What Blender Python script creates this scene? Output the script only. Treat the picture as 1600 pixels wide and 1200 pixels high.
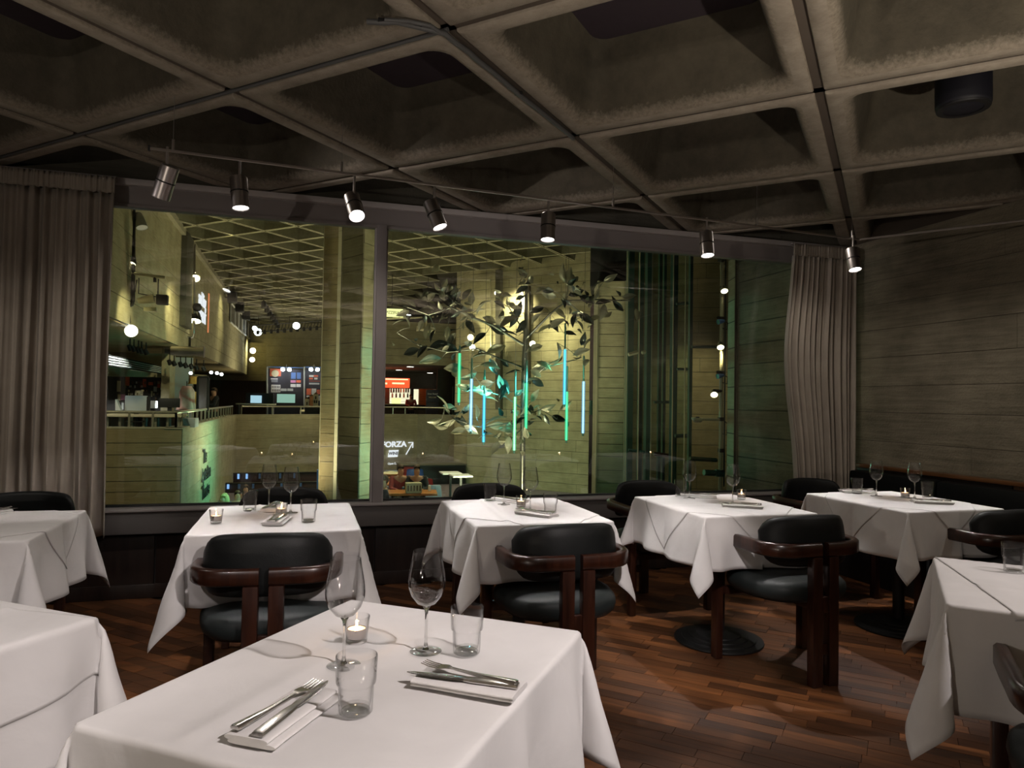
import bpy, bmesh, math, random
from mathutils import Vector, Matrix, noise
R=math.radians; pi=math.pi
sc=bpy.context.scene; COL=sc.collection
for o in list(bpy.data.objects): bpy.data.objects.remove(o)
# ---------------------------------------------------------------- camera
F_PX=1097.0; YAW=16.55; PITCH=1.45; ROLL=0.913; EYE=1.30
_y,_p,_r=R(YAW),R(PITCH),R(ROLL)
VF=Vector((math.sin(_y)*math.cos(_p),math.cos(_y)*math.cos(_p),math.sin(_p)))
_R0=Vector((math.cos(_y),-math.sin(_y),0)); _U0=_R0.cross(VF)
VR=_R0*math.cos(_r)+_U0*math.sin(_r); VU=_U0*math.cos(_r)-_R0*math.sin(_r)
cam=bpy.data.objects.new('camera',bpy.data.cameras.new('camera')); COL.objects.link(cam)
cam.data.sensor_width=36; cam.data.lens=F_PX/1600*36; cam.data.clip_start=.02; cam.data.clip_end=200
m=Matrix.Identity(4)
for i,v in enumerate((VR,VU,-VF)):
    for j in range(3): m[j][i]=v[j]
m.translation=Vector((0,0,EYE)); cam.matrix_world=m; sc.camera=cam
def at(x,y,ax,v):                       # photograph point -> world point at a known depth or height
    d=VF+VR*((x-800)/F_PX)+VU*((600-y)/F_PX); o=Vector((0,0,EYE)); i='XYZ'.index(ax)
    return o+d*((v-o[i])/d[i])
# ---------------------------------------------------------------- world, exposure
w=bpy.data.worlds.new('world'); sc.world=w; w.use_nodes=True
w.node_tree.nodes['Background'].inputs[0].default_value=(.55,.52,.5,1); w.node_tree.nodes['Background'].inputs[1].default_value=.012
vs=sc.view_settings; vs.view_transform='Standard'; vs.look='None'; vs.exposure=0.0; vs.gamma=1; vs.use_curve_mapping=False
cy=sc.cycles; cy.max_bounces=8; cy.diffuse_bounces=3; cy.glossy_bounces=4; cy.transmission_bounces=8; cy.transparent_max_bounces=24
cy.caustics_reflective=False; cy.caustics_refractive=False; cy.sample_clamp_indirect=3; cy.use_denoising=True
try: cy.use_light_tree=True
except: pass
# ---------------------------------------------------------------- lights
def aim(o,loc,tgt):
    o.location=loc; o.rotation_euler=(Vector(tgt)-Vector(loc)).to_track_quat('-Z','Y').to_euler()
def spot(loc,tgt,W,deg=60,col=(1,1,1),blend=.3,rad=.02,name='spot_beam'):
    l=bpy.data.lights.new(name,'SPOT'); l.energy=W; l.color=col; l.spot_size=R(deg); l.spot_blend=blend; l.shadow_soft_size=rad
    o=bpy.data.objects.new(name,l); COL.objects.link(o); aim(o,loc,tgt); return o
def point(loc,W,col=(1,1,1),rad=.05,name='lamp_glow'):
    l=bpy.data.lights.new(name,'POINT'); l.energy=W; l.color=col; l.shadow_soft_size=rad
    o=bpy.data.objects.new(name,l); COL.objects.link(o); o.location=loc; return o
def area(loc,tgt,W,sx,sy,col=(1,1,1),name='ceiling_panel_light'):
    l=bpy.data.lights.new(name,'AREA'); l.energy=W; l.color=col; l.shape='RECTANGLE'; l.size=sx; l.size_y=sy
    o=bpy.data.objects.new(name,l); COL.objects.link(o); aim(o,loc,tgt); return o
NEU=(1,.945,.915); WARM=(1,.80,.42); TEAL=(.25,1,.72); OLV2=(.95,.93,.55); WARM2=(1,.84,.54)
# dining room: the seven track spots (fixture position, aim, power, cone)
TRK=[(-.63,3.56),(-.32,3.63),(.23,3.70),(.65,3.70),(1.31,3.74),(2.37,3.80),(3.53,3.86)]
SPT=[((-1.0,3.95,1.25),60,50),((-.15,3.45,.75),210,44),((.55,2.3,.5),80,44),((1.2,3.3,.75),170,46),((1.2,3.5,.75),150,44),((2.3,3.45,.75),215,50),((3.42,3.4,.75),240,52)]
for (x,y),(t,W,dg) in zip(TRK,SPT):
    d=(Vector(t)-Vector((x,y,2.33))).normalized(); spot(Vector((x,y,2.31))+d*.085,t,W,dg,NEU,.35,.018)
# the same track goes on over the near tables, behind the viewer
for l,t,W,dg in [((1.35,.15,2.45),(.2,1.5,.75),185,46),((-1.3,.3,2.45),(-.95,1.75,.75),60,46),((3.0,.8,2.45),(2.2,1.7,.75),110,32),
                 ((.9,.6,2.45),(1.75,3.5,0),190,24),((.4,.2,2.45),(1.0,3.0,.5),30,50),((-.3,.1,2.45),(-.6,2.9,.5),25,50)]:
    spot(l,t,W,dg,(1,.895,.865),.5,.03)
# unseen fill spots added to brighten ceiling, walls and curtains; no fixtures
for l,W in (((2.3,.2,.75),285),((-1.8,.5,.75),150),((.4,-1.6,.8),210)): spot(l,(l[0],l[1],3),W,146,(1,.88,.74),1,.03,'fill_up')
for l,t,W,dg in (((-3.2,-2.7,1.0),(1.2,5,2.3),110,50),((-3.3,-1.2,1.1),(4.5,2.8,1.7),90,50)): spot(l,t,W,dg,(1,.87,.74),.8,.03,'wall_wash')
for l,W in (((-1.9,3.2,2.62),24),((-.2,4.2,2.62),18),((1.4,4.2,2.62),18),((3.2,4.1,2.62),15),((3.75,2.4,2.62),16),((3.75,.9,2.62),12)): spot(l,(l[0],l[1],0),W,150,(1,.9,.80),.5,.06,'fill_down')
spot((-3.3,3.1,1.9),(2.4,5.0,2.55),200,22,(1,.9,.86),1,.05,'wall_wash')  # added wash brightening the window head
# lobby beyond the glass: added ambient spots without fixtures, aimed up and down
for l,W,c in (((-.5,17,-1.3),560,WARM2),((1.8,23.5,-1.3),700,WARM2),((4.3,18.6,-1.3),420,OLV2),((2.6,12,-1.3),300,OLV2),((-.3,36,.0),1300,WARM2),((-.8,29.5,0),500,WARM2)): spot(l,(l[0],l[1],9),W,150,c,1,.3,'lobby_fill_up')
for l,W,c in (((-.6,19,5.6),150,WARM2),((1.8,22,5.6),700,WARM2),((4.5,17,5.6),1000,OLV2),((0,35,5.6),800,(1,.84,.6)),((3,11,5.6),30,OLV2),((5,27.0,5.6),420,WARM2)): spot(l,(l[0],l[1],0),W,130,c,1,.3,'lobby_fill_down')
spot((-3.6,9.5,4.5),(-3.0,14.2,-.2),420,60,(1,.82,.5),.8,.1,'wall_wash')
for t,f,W,dg in (((195,500),(-.9,-.6,.5),70,60),((268,492),(1.1,-.9,.6),110,70),((298,448),(.5,.3,.5),60,80),((285,420),(1.3,0,1.2),50,70),((345,500),(1.2,0,1.2),90,80),((386,548),(.8,.5,.6),260,80)):
    q=at(*t,'X',-3.2); spot(q+Vector(f) if f[0]>0 else q+Vector((1.0,-.6,.5)),q,W*1.8,dg,(1,.85,.45),1,.05,'wall_wash')
spot((-.1,18.0,-.2),(-2.13,17.8,-.3),170,150,(.16,1,.72),1,.05,'teal_fill')  # teal spots added without fixtures, to tint the faces turned to them
spot((3.3,9.2,1.6),(1.3,12.6,1.0),480,56,(.13,.95,.85),.9,.1,'teal_fill')
spot((3.5,9.4,1.9),(4.6,12.2,.6),30,80,(.2,1,.62),.9,.1,'teal_fill')
spot((3.4,12.5,-.3),(6.2,22.0,-1.3),500,60,(.5,1,.72),1,.15,'teal_fill')
for z in (.8,1.5,2.2): spot((3.5,9.0,z),(4.53,6.82,z),26,15,(.2,1,.66),.5,.03,'teal_fill')
spot((.5,9.0,3.2),(.72,12.3,1.6),22,60,(1,.9,.6),1,.1,'wall_wash')  # added warm fill on the pier
# ---------------------------------------------------------------- materials
MAT={}
def nodes(name):
    m=bpy.data.materials.new(name); m.use_nodes=True; nt=m.node_tree; b=nt.nodes['Principled BSDF']; MAT[name]=m; return m,nt,b
def N(nt,t,**k):
    n=nt.nodes.new(t)
    for a,v in k.items():
        if a.startswith('i_'): n.inputs[a[2:].replace('_',' ')].default_value=v
        else: setattr(n,a,v)
    return n
def plain(name,col,rough=.5,metal=0,emit=None,es=0,**k):
    m,nt,b=nodes(name); b.inputs['Base Color'].default_value=(*col,1); b.inputs['Roughness'].default_value=rough; b.inputs['Metallic'].default_value=metal
    if emit: b.inputs['Emission Color'].default_value=(*emit,1); b.inputs['Emission Strength'].default_value=es
    for a,v in k.items(): b.inputs[a.replace('_',' ')].default_value=v
    # faint procedural mottling keeps every surface from being dead flat
    if not emit:
        n=N(nt,'ShaderNodeTexNoise'); n.inputs['Scale'].default_value=35; n.inputs['Detail'].default_value=3
        mr=N(nt,'ShaderNodeMapRange'); mr.inputs['To Min'].default_value=max(0,rough-.06); mr.inputs['To Max'].default_value=min(1,rough+.06)
        nt.links.new(n.outputs['Fac'],mr.inputs['Value']); nt.links.new(mr.outputs[0],b.inputs['Roughness'])
    return m
def ramp(nt,fac,stops):
    r=N(nt,'ShaderNodeValToRGB'); e=r.color_ramp.elements
    while len(e)<len(stops): e.new(.5)
    for el,(p,c) in zip(e,stops): el.position=p; el.color=(*c,1)
    nt.links.new(fac,r.inputs[0]); return r.outputs[0]
def concrete(name,c0,c1,grain=True,bump=.25,sc_=1.0,rough=.85):
    m,nt,b=nodes(name); L=nt.links
    g=N(nt,'ShaderNodeNewGeometry'); mp=N(nt,'ShaderNodeMapping'); L.new(g.outputs['Position'],mp.inputs[0])
    mp.inputs['Scale'].default_value=(.8,.8,11) if grain else (1,1,1)
    n1=N(nt,'ShaderNodeTexNoise',i_Scale=2.2*sc_,i_Detail=6,i_Roughness=.6); L.new(g.outputs['Position'],n1.inputs['Vector'])
    n2=N(nt,'ShaderNodeTexNoise',i_Scale=3.0 if grain else 14,i_Detail=6,i_Roughness=.65); L.new(mp.outputs[0],n2.inputs['Vector'])
    n3=N(nt,'ShaderNodeTexNoise',i_Scale=60,i_Detail=4); L.new(g.outputs['Position'],n3.inputs['Vector'])
    a=N(nt,'ShaderNodeMix',data_type='FLOAT'); a.inputs[0].default_value=.45; L.new(n1.outputs['Fac'],a.inputs[2]); L.new(n2.outputs['Fac'],a.inputs[3])
    L.new(ramp(nt,a.outputs[0],[(.33,c0),(.66,c1)]),b.inputs['Base Color'])
    s=N(nt,'ShaderNodeMath',operation='ADD'); L.new(n2.outputs['Fac'],s.inputs[0]); L.new(n3.outputs['Fac'],s.inputs[1])
    bp=N(nt,'ShaderNodeBump',i_Strength=bump,i_Distance=.01); L.new(s.outputs[0],bp.inputs['Height']); L.new(bp.outputs[0],b.inputs['Normal'])
    b.inputs['Roughness'].default_value=rough; return m
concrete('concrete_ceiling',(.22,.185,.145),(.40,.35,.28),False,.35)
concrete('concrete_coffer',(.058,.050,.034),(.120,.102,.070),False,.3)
def speckled_lip():          # the pale concrete of the rim breaks up into the darker tone of the coffer a few cm above the lip
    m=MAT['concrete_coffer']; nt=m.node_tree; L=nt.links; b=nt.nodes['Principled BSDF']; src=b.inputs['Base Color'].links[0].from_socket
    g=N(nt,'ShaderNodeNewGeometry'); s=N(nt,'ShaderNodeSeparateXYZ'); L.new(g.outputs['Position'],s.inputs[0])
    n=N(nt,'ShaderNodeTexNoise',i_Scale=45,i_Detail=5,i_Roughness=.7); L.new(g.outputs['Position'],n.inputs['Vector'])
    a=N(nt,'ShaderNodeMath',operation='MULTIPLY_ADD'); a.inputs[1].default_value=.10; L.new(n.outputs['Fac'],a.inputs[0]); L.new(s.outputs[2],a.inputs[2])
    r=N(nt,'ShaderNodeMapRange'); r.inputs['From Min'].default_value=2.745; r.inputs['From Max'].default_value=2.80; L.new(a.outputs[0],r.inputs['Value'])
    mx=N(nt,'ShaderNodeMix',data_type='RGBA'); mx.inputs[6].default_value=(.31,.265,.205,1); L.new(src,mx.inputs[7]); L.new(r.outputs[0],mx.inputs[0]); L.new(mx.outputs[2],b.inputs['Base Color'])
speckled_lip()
plain('coffer_cap',(.030,.020,.026),.8)
concrete('concrete_wall',(.12,.105,.070),(.34,.30,.215),True,.7)
concrete('concrete_lit_edge',(.60,.56,.42),(.75,.70,.52),True,.3)
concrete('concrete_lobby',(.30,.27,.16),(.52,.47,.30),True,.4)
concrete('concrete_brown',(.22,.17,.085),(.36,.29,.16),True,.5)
concrete('concrete_plain',(.28,.26,.18),(.46,.42,.29),False,.2)
concrete('concrete_dark',(.07,.065,.05),(.13,.12,.09),True,.3)
def wood(name,c0,c1,rough=.35,scale=1,coat=.0,axis=0,bump=.08,vary=False):
    m,nt,b=nodes(name); L=nt.links
    t=N(nt,'ShaderNodeTexCoord'); mp=N(nt,'ShaderNodeMapping'); L.new(t.outputs['Object'],mp.inputs[0])
    s=[22*scale]*3; s[axis]=2.2*scale; mp.inputs['Scale'].default_value=s
    oi=N(nt,'ShaderNodeObjectInfo'); cm=N(nt,'ShaderNodeVectorMath',operation='ADD')
    sm=N(nt,'ShaderNodeMath',operation='MULTIPLY'); sm.inputs[1].default_value=37; L.new(oi.outputs['Random'],sm.inputs[0])
    L.new(mp.outputs[0],cm.inputs[0]); L.new(sm.outputs[0],cm.inputs[1])
    n=N(nt,'ShaderNodeTexNoise',i_Scale=1.6,i_Detail=7,i_Roughness=.6,i_Distortion=.6); L.new(cm.outputs[0],n.inputs['Vector'])
    col=ramp(nt,n.outputs['Fac'],[(.32,c0),(.68,c1)])
    if vary:
        mx=N(nt,'ShaderNodeMix',data_type='RGBA',blend_type='MULTIPLY'); mx.inputs[0].default_value=1
        gi=N(nt,'ShaderNodeNewGeometry'); ad=N(nt,'ShaderNodeMath',operation='ADD'); L.new(gi.outputs['Random Per Island'],ad.inputs[0]); L.new(oi.outputs['Random'],ad.inputs[1])
        fr_=N(nt,'ShaderNodeMath',operation='FRACT'); L.new(ad.outputs[0],fr_.inputs[0])
        rc=ramp(nt,fr_.outputs[0],[(0,(.28,.24,.21)),(.5,(.46,.41,.37)),(1,(1.0,.86,.66))]); L.new(col,mx.inputs[6]); L.new(rc,mx.inputs[7]); col=mx.outputs[2]
    L.new(col,b.inputs['Base Color']); b.inputs['Roughness'].default_value=rough; b.inputs['Coat Weight'].default_value=coat; b.inputs['Coat Roughness'].default_value=.12
    bp=N(nt,'ShaderNodeBump',i_Strength=bump,i_Distance=.004); L.new(n.outputs['Fac'],bp.inputs['Height']); L.new(bp.outputs[0],b.inputs['Normal']); return m
wood('floor_wood',(.10,.042,.018),(.24,.105,.042),.42,1,.0,0,.1,True)
wood('chair_wood',(.016,.005,.003),(.045,.014,.007),.3,1,.3,2)
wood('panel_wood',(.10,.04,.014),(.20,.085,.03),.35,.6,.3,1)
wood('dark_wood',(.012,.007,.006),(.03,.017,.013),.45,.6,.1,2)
wood('orange_wood',(.55,.19,.04),(.78,.30,.08),.35,.8,.2,0)
wood('brown_wood',(.13,.08,.045),(.22,.14,.08),.5,.3,.0,2)
def fabric(name,c0,c1,scale,bump,rough=.9,sheen=.2):
    m,nt,b=nodes(name); L=nt.links; g=N(nt,'ShaderNodeNewGeometry')
    n=N(nt,'ShaderNodeTexNoise',i_Scale=scale,i_Detail=4,i_Roughness=.5,i_Distortion=.4); L.new(g.outputs['Position'],n.inputs['Vector'])
    n2=N(nt,'ShaderNodeTexNoise',i_Scale=420,i_Detail=2); L.new(g.outputs['Position'],n2.inputs['Vector'])
    L.new(ramp(nt,n.outputs['Fac'],[(.3,c0),(.7,c1)]),b.inputs['Base Color'])
    b1=N(nt,'ShaderNodeBump',i_Strength=bump,i_Distance=.012); L.new(n.outputs['Fac'],b1.inputs['Height'])
    b2=N(nt,'ShaderNodeBump',i_Strength=.08,i_Distance=.001); L.new(n2.outputs['Fac'],b2.inputs['Height']); L.new(b1.outputs[0],b2.inputs['Normal'])
    L.new(b2.outputs[0],b.inputs['Normal']); b.inputs['Roughness'].default_value=rough; b.inputs['Sheen Weight'].default_value=sheen; return m
fabric('table_linen',(.70,.685,.68),(.76,.745,.74),7,.35)
fabric('napkin_linen',(.74,.72,.71),(.80,.78,.77),20,.2)
fabric('curtain_cloth',(.36,.31,.255),(.44,.385,.32),5,.2)
fabric('purple_carpet',(.11,.075,.10),(.17,.12,.15),12,.1)
fabric('pink_cloth',(.85,.45,.36),(.95,.60,.5),14,.3)
fabric('yellow_cloth',(.75,.40,.08),(.85,.52,.14),14,.3)
fabric('blue_shirt',(.10,.20,.50),(.16,.30,.65),14,.3)
fabric('black_cloth',(.012,.012,.016),(.03,.03,.035),14,.3)
fabric('red_cloth',(.35,.05,.05),(.5,.08,.07),14,.2)
def leather(name,col):
    m,nt,b=nodes(name); L=nt.links; t=N(nt,'ShaderNodeTexCoord')
    v=N(nt,'ShaderNodeTexVoronoi',i_Scale=260); L.new(t.outputs['Object'],v.inputs['Vector'])
    n=N(nt,'ShaderNodeTexNoise',i_Scale=9,i_Detail=3); L.new(t.outputs['Object'],n.inputs['Vector'])
    b1=N(nt,'ShaderNodeBump',i_Strength=.12,i_Distance=.002); L.new(v.outputs['Distance'],b1.inputs['Height'])
    b2=N(nt,'ShaderNodeBump',i_Strength=.25,i_Distance=.01); L.new(n.outputs['Fac'],b2.inputs['Height']); L.new(b1.outputs[0],b2.inputs['Normal'])
    L.new(b2.outputs[0],b.inputs['Normal']); b.inputs['Base Color'].default_value=(*col,1); b.inputs['Roughness'].default_value=.5; b.inputs['Specular IOR Level'].default_value=.28; return m
leather('black_leather',(.006,.007,.007))
leather('seat_leather_lit',(.017,.022,.022))  # same leather as the backrest, coloured paler as if lit
plain('steel',(.62,.58,.56),.22,1); plain('brushed_steel',(.52,.48,.46),.34,1); plain('cutlery_steel',(.80,.78,.76),.24,1)
plain('frame_grey',(.30,.27,.265),.5); plain('frame_sill',(.13,.12,.115),.5); plain('frame_light',(.55,.51,.50),.5); plain('sill_dark',(.055,.050,.048),.45)
plain('black_metal',(.012,.012,.013),.5); plain('black_rubber',(.006,.006,.006),.7); plain('speaker_black',(.008,.008,.014),.6)
plain('iron_base',(.02,.02,.02),.5,.6); plain('cable_grey',(.10,.10,.10),.5); plain('groove_dark',(.085,.066,.050),.9)
plain('teal_steel',(.10,.22,.19),.3,.7); plain('cream_steel',(.62,.58,.40),.4,.3); plain('lobby_steel',(.55,.52,.40),.35,.8)
plain('leaf_lit',(.60,.58,.46),.32,.5); plain('leaf_dark',(.10,.12,.11),.28,.7); plain('branch_metal',(.22,.22,.19),.3,.8)  # one leaf metal in two tones: pale as lit, dark as silhouette
plain('paint_white',(.80,.80,.80),.6); plain('paint_black',(.008,.008,.008),.7); plain('paint_orange',(.85,.20,.05),.6)
plain('poster_dark',(.035,.032,.05),.5); plain('poster_white',(.75,.73,.72),.6); plain('poster_red',(.75,.16,.08),.6); plain('poster_blue',(.10,.20,.50),.6)
plain('poster_cream',(.7,.62,.42),.6); plain('poster_pink',(.65,.25,.45),.6); plain('shop_dark',(.05,.045,.05),.6); plain('grey_plastic',(.55,.58,.60),.5)
plain('chair_shell',(.50,.56,.66),.4); plain('skin',(.62,.34,.22),.5); plain('hair_blond',(.62,.50,.22),.6); plain('hair_brown',(.09,.045,.02),.6)
plain('purple_panel',(.09,.05,.07),.5); plain('wax',(.85,.75,.65),.5); plain('blue_paint',(.12,.24,.62),.5); plain('brown_panel',(.075,.045,.045),.5)
plain('red_ceiling',(.30,.03,.02),.5)
def emit(name,col,s): return plain(name,(0,0,0),.5,0,col,s)
emit('lamp_lens',(1,.97,.95),9); emit('warm_lens',(1,.86,.55),14); emit('white_lens',(.9,.96,1),14); emit('flame',(1,.62,.30),14)
emit('tube_cyan',(.12,.70,1),2.2); emit('tube_white',(.45,.80,1),2.6); emit('tube_green',(.15,1,.50),1.6); emit('tube_mint',(.45,1,.62),2.4)
emit('sign_yellow',(.95,.92,.38),1.5); emit('shelf_glow',(1,.88,.62),1.3); emit('red_glow',(1,.10,.03),1.6); emit('orange_glow',(1,.45,.25),3.0)
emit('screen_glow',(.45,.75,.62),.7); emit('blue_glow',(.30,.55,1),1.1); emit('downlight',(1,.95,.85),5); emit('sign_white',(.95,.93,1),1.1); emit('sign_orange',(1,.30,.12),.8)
emit('monitor_glow',(.5,.75,.9),1.0)
def thin_glass(name,F0,edge,tint=(1,1,1),edgep=3.0,rough=0.0,fp=5):
    # clear sheet: Schlick mirror over a clear body that absorbs more along slanting paths
    m=bpy.data.materials.new(name); m.use_nodes=True; nt=m.node_tree; nt.nodes.clear(); MAT[name]=m; L=nt.links
    g=N(nt,'ShaderNodeNewGeometry'); d=N(nt,'ShaderNodeVectorMath',operation='DOT_PRODUCT'); L.new(g.outputs['Normal'],d.inputs[0]); L.new(g.outputs['Incoming'],d.inputs[1])
    ab=N(nt,'ShaderNodeMath',operation='ABSOLUTE'); L.new(d.outputs['Value'],ab.inputs[0])
    om=N(nt,'ShaderNodeMath',operation='SUBTRACT'); om.inputs[0].default_value=1; om.use_clamp=True; L.new(ab.outputs[0],om.inputs[1])
    p5=N(nt,'ShaderNodeMath',operation='POWER'); p5.inputs[1].default_value=fp; L.new(om.outputs[0],p5.inputs[0])
    fr=N(nt,'ShaderNodeMapRange'); fr.inputs['To Min'].default_value=F0; fr.inputs['To Max'].default_value=1; L.new(p5.outputs[0],fr.inputs['Value'])
    pe=N(nt,'ShaderNodeMath',operation='POWER'); pe.inputs[1].default_value=edgep; L.new(om.outputs[0],pe.inputs[0])
    mx=N(nt,'ShaderNodeMix',data_type='RGBA'); mx.inputs[6].default_value=(*tint,1); mx.inputs[7].default_value=(*edge,1); L.new(pe.outputs[0],mx.inputs[0])
    tr=N(nt,'ShaderNodeBsdfTransparent'); L.new(mx.outputs[2],tr.inputs[0]); gl=N(nt,'ShaderNodeBsdfGlossy'); gl.inputs['Roughness'].default_value=rough
    ms=N(nt,'ShaderNodeMixShader'); L.new(fr.outputs[0],ms.inputs[0]); L.new(tr.outputs[0],ms.inputs[1]); L.new(gl.outputs[0],ms.inputs[2])
    o=N(nt,'ShaderNodeOutputMaterial'); L.new(ms.outputs[0],o.inputs[0]); return m
def halo(name,c):          # added translucent glowing shell, imitates the coloured halo around a lit tube
    m=bpy.data.materials.new(name); m.use_nodes=True; nt=m.node_tree; nt.nodes.clear(); MAT[name]=m
    t=N(nt,'ShaderNodeBsdfTransparent'); e=N(nt,'ShaderNodeEmission'); e.inputs[0].default_value=(*c,1); e.inputs[1].default_value=1.0
    ms=N(nt,'ShaderNodeMixShader'); ms.inputs[0].default_value=.30; nt.links.new(t.outputs[0],ms.inputs[1]); nt.links.new(e.outputs[0],ms.inputs[2])
    o=N(nt,'ShaderNodeOutputMaterial'); nt.links.new(ms.outputs[0],o.inputs[0])
for q_,c_ in (('cyan',(.02,.55,1)),('white',(.10,.50,1)),('green',(.02,.9,.35)),('mint',(.10,1,.35))): halo('halo_'+q_,c_)
thin_glass('window_glass',.10,(.55,.8,.7),(.96,1,.98))
thin_glass('drink_glass',.045,(.42,.43,.44),(.995,.995,.995),5,.025,3.2)
thin_glass('tumbler_glass',.035,(.20,.22,.22),(.995,.995,.995),4.5,.03,3.4)
thin_glass('lift_glass',.05,(.4,.6,.5),(.80,.92,.88))
thin_glass('base_glass',.05,(.45,.48,.48),(.975,.98,.98),4,.05,3.5)
spot((2.4,6.2,2.6),(4.55,5.8,1.3),14,70,(1,.85,.5),1,.05,'wall_wash')  # added warm fill to offset the green on the outside wall
m,nt,b=nodes('solid_glass'); b.inputs['Transmission Weight'].default_value=1; b.inputs['Roughness'].default_value=0; b.inputs['IOR'].default_value=1.46; b.inputs['Base Color'].default_value=(.97,.98,.98,1)
# ---------------------------------------------------------------- mesh helpers
def link(name,me,mat=None,parent=None,loc=None,rot=None,scale=None):
    o=bpy.data.objects.new(name,me); COL.objects.link(o)
    if mat and hasattr(me,'materials') and len(me.materials)==0: me.materials.append(MAT[mat])
    if parent: o.parent=parent
    if loc is not None: o.location=loc
    if rot is not None: o.rotation_euler=rot
    if scale is not None: o.scale=scale
    return o
def tag(o,label=None,cat=None,group=None,kind=None):
    if label: o['label']=label
    if cat: o['category']=cat
    if group: o['group']=group
    if kind: o['kind']=kind
    return o
def empty(name,loc,rz=0,label=None,cat=None,group=None,kind=None):
    o=bpy.data.objects.new(name,None); COL.objects.link(o); o.location=loc; o.rotation_euler=(0,0,rz); o.empty_display_size=.1
    return tag(o,label,cat,group,kind)
def fin(bm,name,smooth=False,normals=True):
    if normals: bmesh.ops.recalc_face_normals(bm,faces=bm.faces)
    if smooth:
        for f in bm.faces: f.smooth=True
    me=bpy.data.meshes.new(name); bm.to_mesh(me); bm.free(); return me
def autosmooth(me,deg=40):
    for p in me.polygons: p.use_smooth=True
    bm=bmesh.new(); bm.from_mesh(me)
    for e in bm.edges:
        if len(e.link_faces)==2 and e.calc_face_angle(0)>R(deg): e.smooth=False
    bm.to_mesh(me); bm.free(); return me
def bx(bm,c,s,rot=None,bev=0,seg=2):
    r=bmesh.ops.create_cube(bm,size=1); M=Matrix.Translation(c)@(rot if rot else Matrix.Identity(4))@Matrix.Diagonal((*s,1))
    bmesh.ops.transform(bm,matrix=M,verts=r['verts'])
    if bev:
        ed={e for v in r['verts'] for e in v.link_edges}; bmesh.ops.bevel(bm,geom=list(ed),offset=bev,segments=seg,affect='EDGES',profile=.6)
def box_me(s,bev=0,name='box',seg=2):
    bm=bmesh.new(); bx(bm,(0,0,0),s,None,bev,seg); return autosmooth(fin(bm,name)) if bev else fin(bm,name)
def B(name,lo,hi,mat,parent=None,bev=0,rz=0):
    """box from corner lo to corner hi (world or parent coordinates)"""
    lo,hi=Vector(lo),Vector(hi); c=(lo+hi)/2; s=hi-lo
    return link(name,box_me((abs(s.x),abs(s.y),abs(s.z)),bev,name),mat,parent,c,(0,0,rz))
def lathe_bm(bm,prof,seg=32,c=(0,0,0)):
    rings=[]
    for r,z in prof:
        if r<1e-6: rings.append([bm.verts.new((c[0],c[1],c[2]+z))])
        else: rings.append([bm.verts.new((c[0]+r*math.cos(2*pi*i/seg),c[1]+r*math.sin(2*pi*i/seg),c[2]+z)) for i in range(seg)])
    for a,b_ in zip(rings,rings[1:]):
        for i in range(seg):
            j=(i+1)%seg
            if len(a)==1 and len(b_)==1: continue
            if len(a)==1: bm.faces.new((a[0],b_[i],b_[j]))
            elif len(b_)==1: bm.faces.new((a[i],a[j],b_[0]))
            else: bm.faces.new((a[i],a[j],b_[j],b_[i]))
def lathe(prof,seg=32,name='turned',deg=40):
    bm=bmesh.new(); lathe_bm(bm,prof,seg); return autosmooth(fin(bm,name),deg)
def tube_bm(bm,pts,rad,seg=8,cap=True):
    pts=[Vector(p) for p in pts]; n=len(pts); rads=rad if isinstance(rad,(list,tuple)) else [rad]*n; rings=[]; up=None
    for i,p in enumerate(pts):
        t=(pts[min(i+1,n-1)]-pts[max(i-1,0)]).normalized()
        if up is None: up=Vector((0,0,1)) if abs(t.z)<.9 else Vector((1,0,0))
        s=t.cross(up).normalized(); up=s.cross(t).normalized()
        rings.append([bm.verts.new(p+(s*math.cos(2*pi*k/seg)+up*math.sin(2*pi*k/seg))*rads[i]) for k in range(seg)])
    for a,b_ in zip(rings,rings[1:]):
        for k in range(seg): bm.faces.new((a[k],a[(k+1)%seg],b_[(k+1)%seg],b_[k]))
    if cap: bm.faces.new(rings[0][::-1]); bm.faces.new(rings[-1])
def tube(pts,rad,seg=8,name='tube'):
    bm=bmesh.new(); tube_bm(bm,pts,rad,seg); return autosmooth(fin(bm,name),50)
def sweep_bm(bm,pts,w,h,up=Vector((0,0,1)),bev=.006):
    """rectangular section w (sideways) x h (up) swept along pts; corners chamfered"""
    pts=[Vector(p) for p in pts]; n=len(pts); rings=[]
    sec=[(-w/2+bev,-h/2),(w/2-bev,-h/2),(w/2,-h/2+bev),(w/2,h/2-bev),(w/2-bev,h/2),(-w/2+bev,h/2),(-w/2,h/2-bev),(-w/2,-h/2+bev)]
    for i,p in enumerate(pts):
        t=(pts[min(i+1,n-1)]-pts[max(i-1,0)]).normalized(); s=t.cross(up).normalized(); u=s.cross(t).normalized()
        rings.append([bm.verts.new(p+s*a+u*b_) for a,b_ in sec])
    for a,b_ in zip(rings,rings[1:]):
        for k in range(8): bm.faces.new((a[k],a[(k+1)%8],b_[(k+1)%8],b_[k]))
    bm.faces.new(rings[0][::-1]); bm.faces.new(rings[-1])
def text(name,body,size,mat,parent,loc,rot,ext=.004,sx=1,align='CENTER',bold=.012):
    cu=bpy.data.curves.new(name,'FONT'); cu.body=body; cu.size=size; cu.extrude=ext; cu.align_x=align; cu.align_y='CENTER'; cu.offset=size*bold
    dg=None; o=bpy.data.objects.new(name,cu); COL.objects.link(o); me=bpy.data.meshes.new_from_object(o); bpy.data.objects.remove(o)
    me.materials.clear(); return link(name,me,mat,parent,loc,rot,(sx,1,1))
_unit={}
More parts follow.
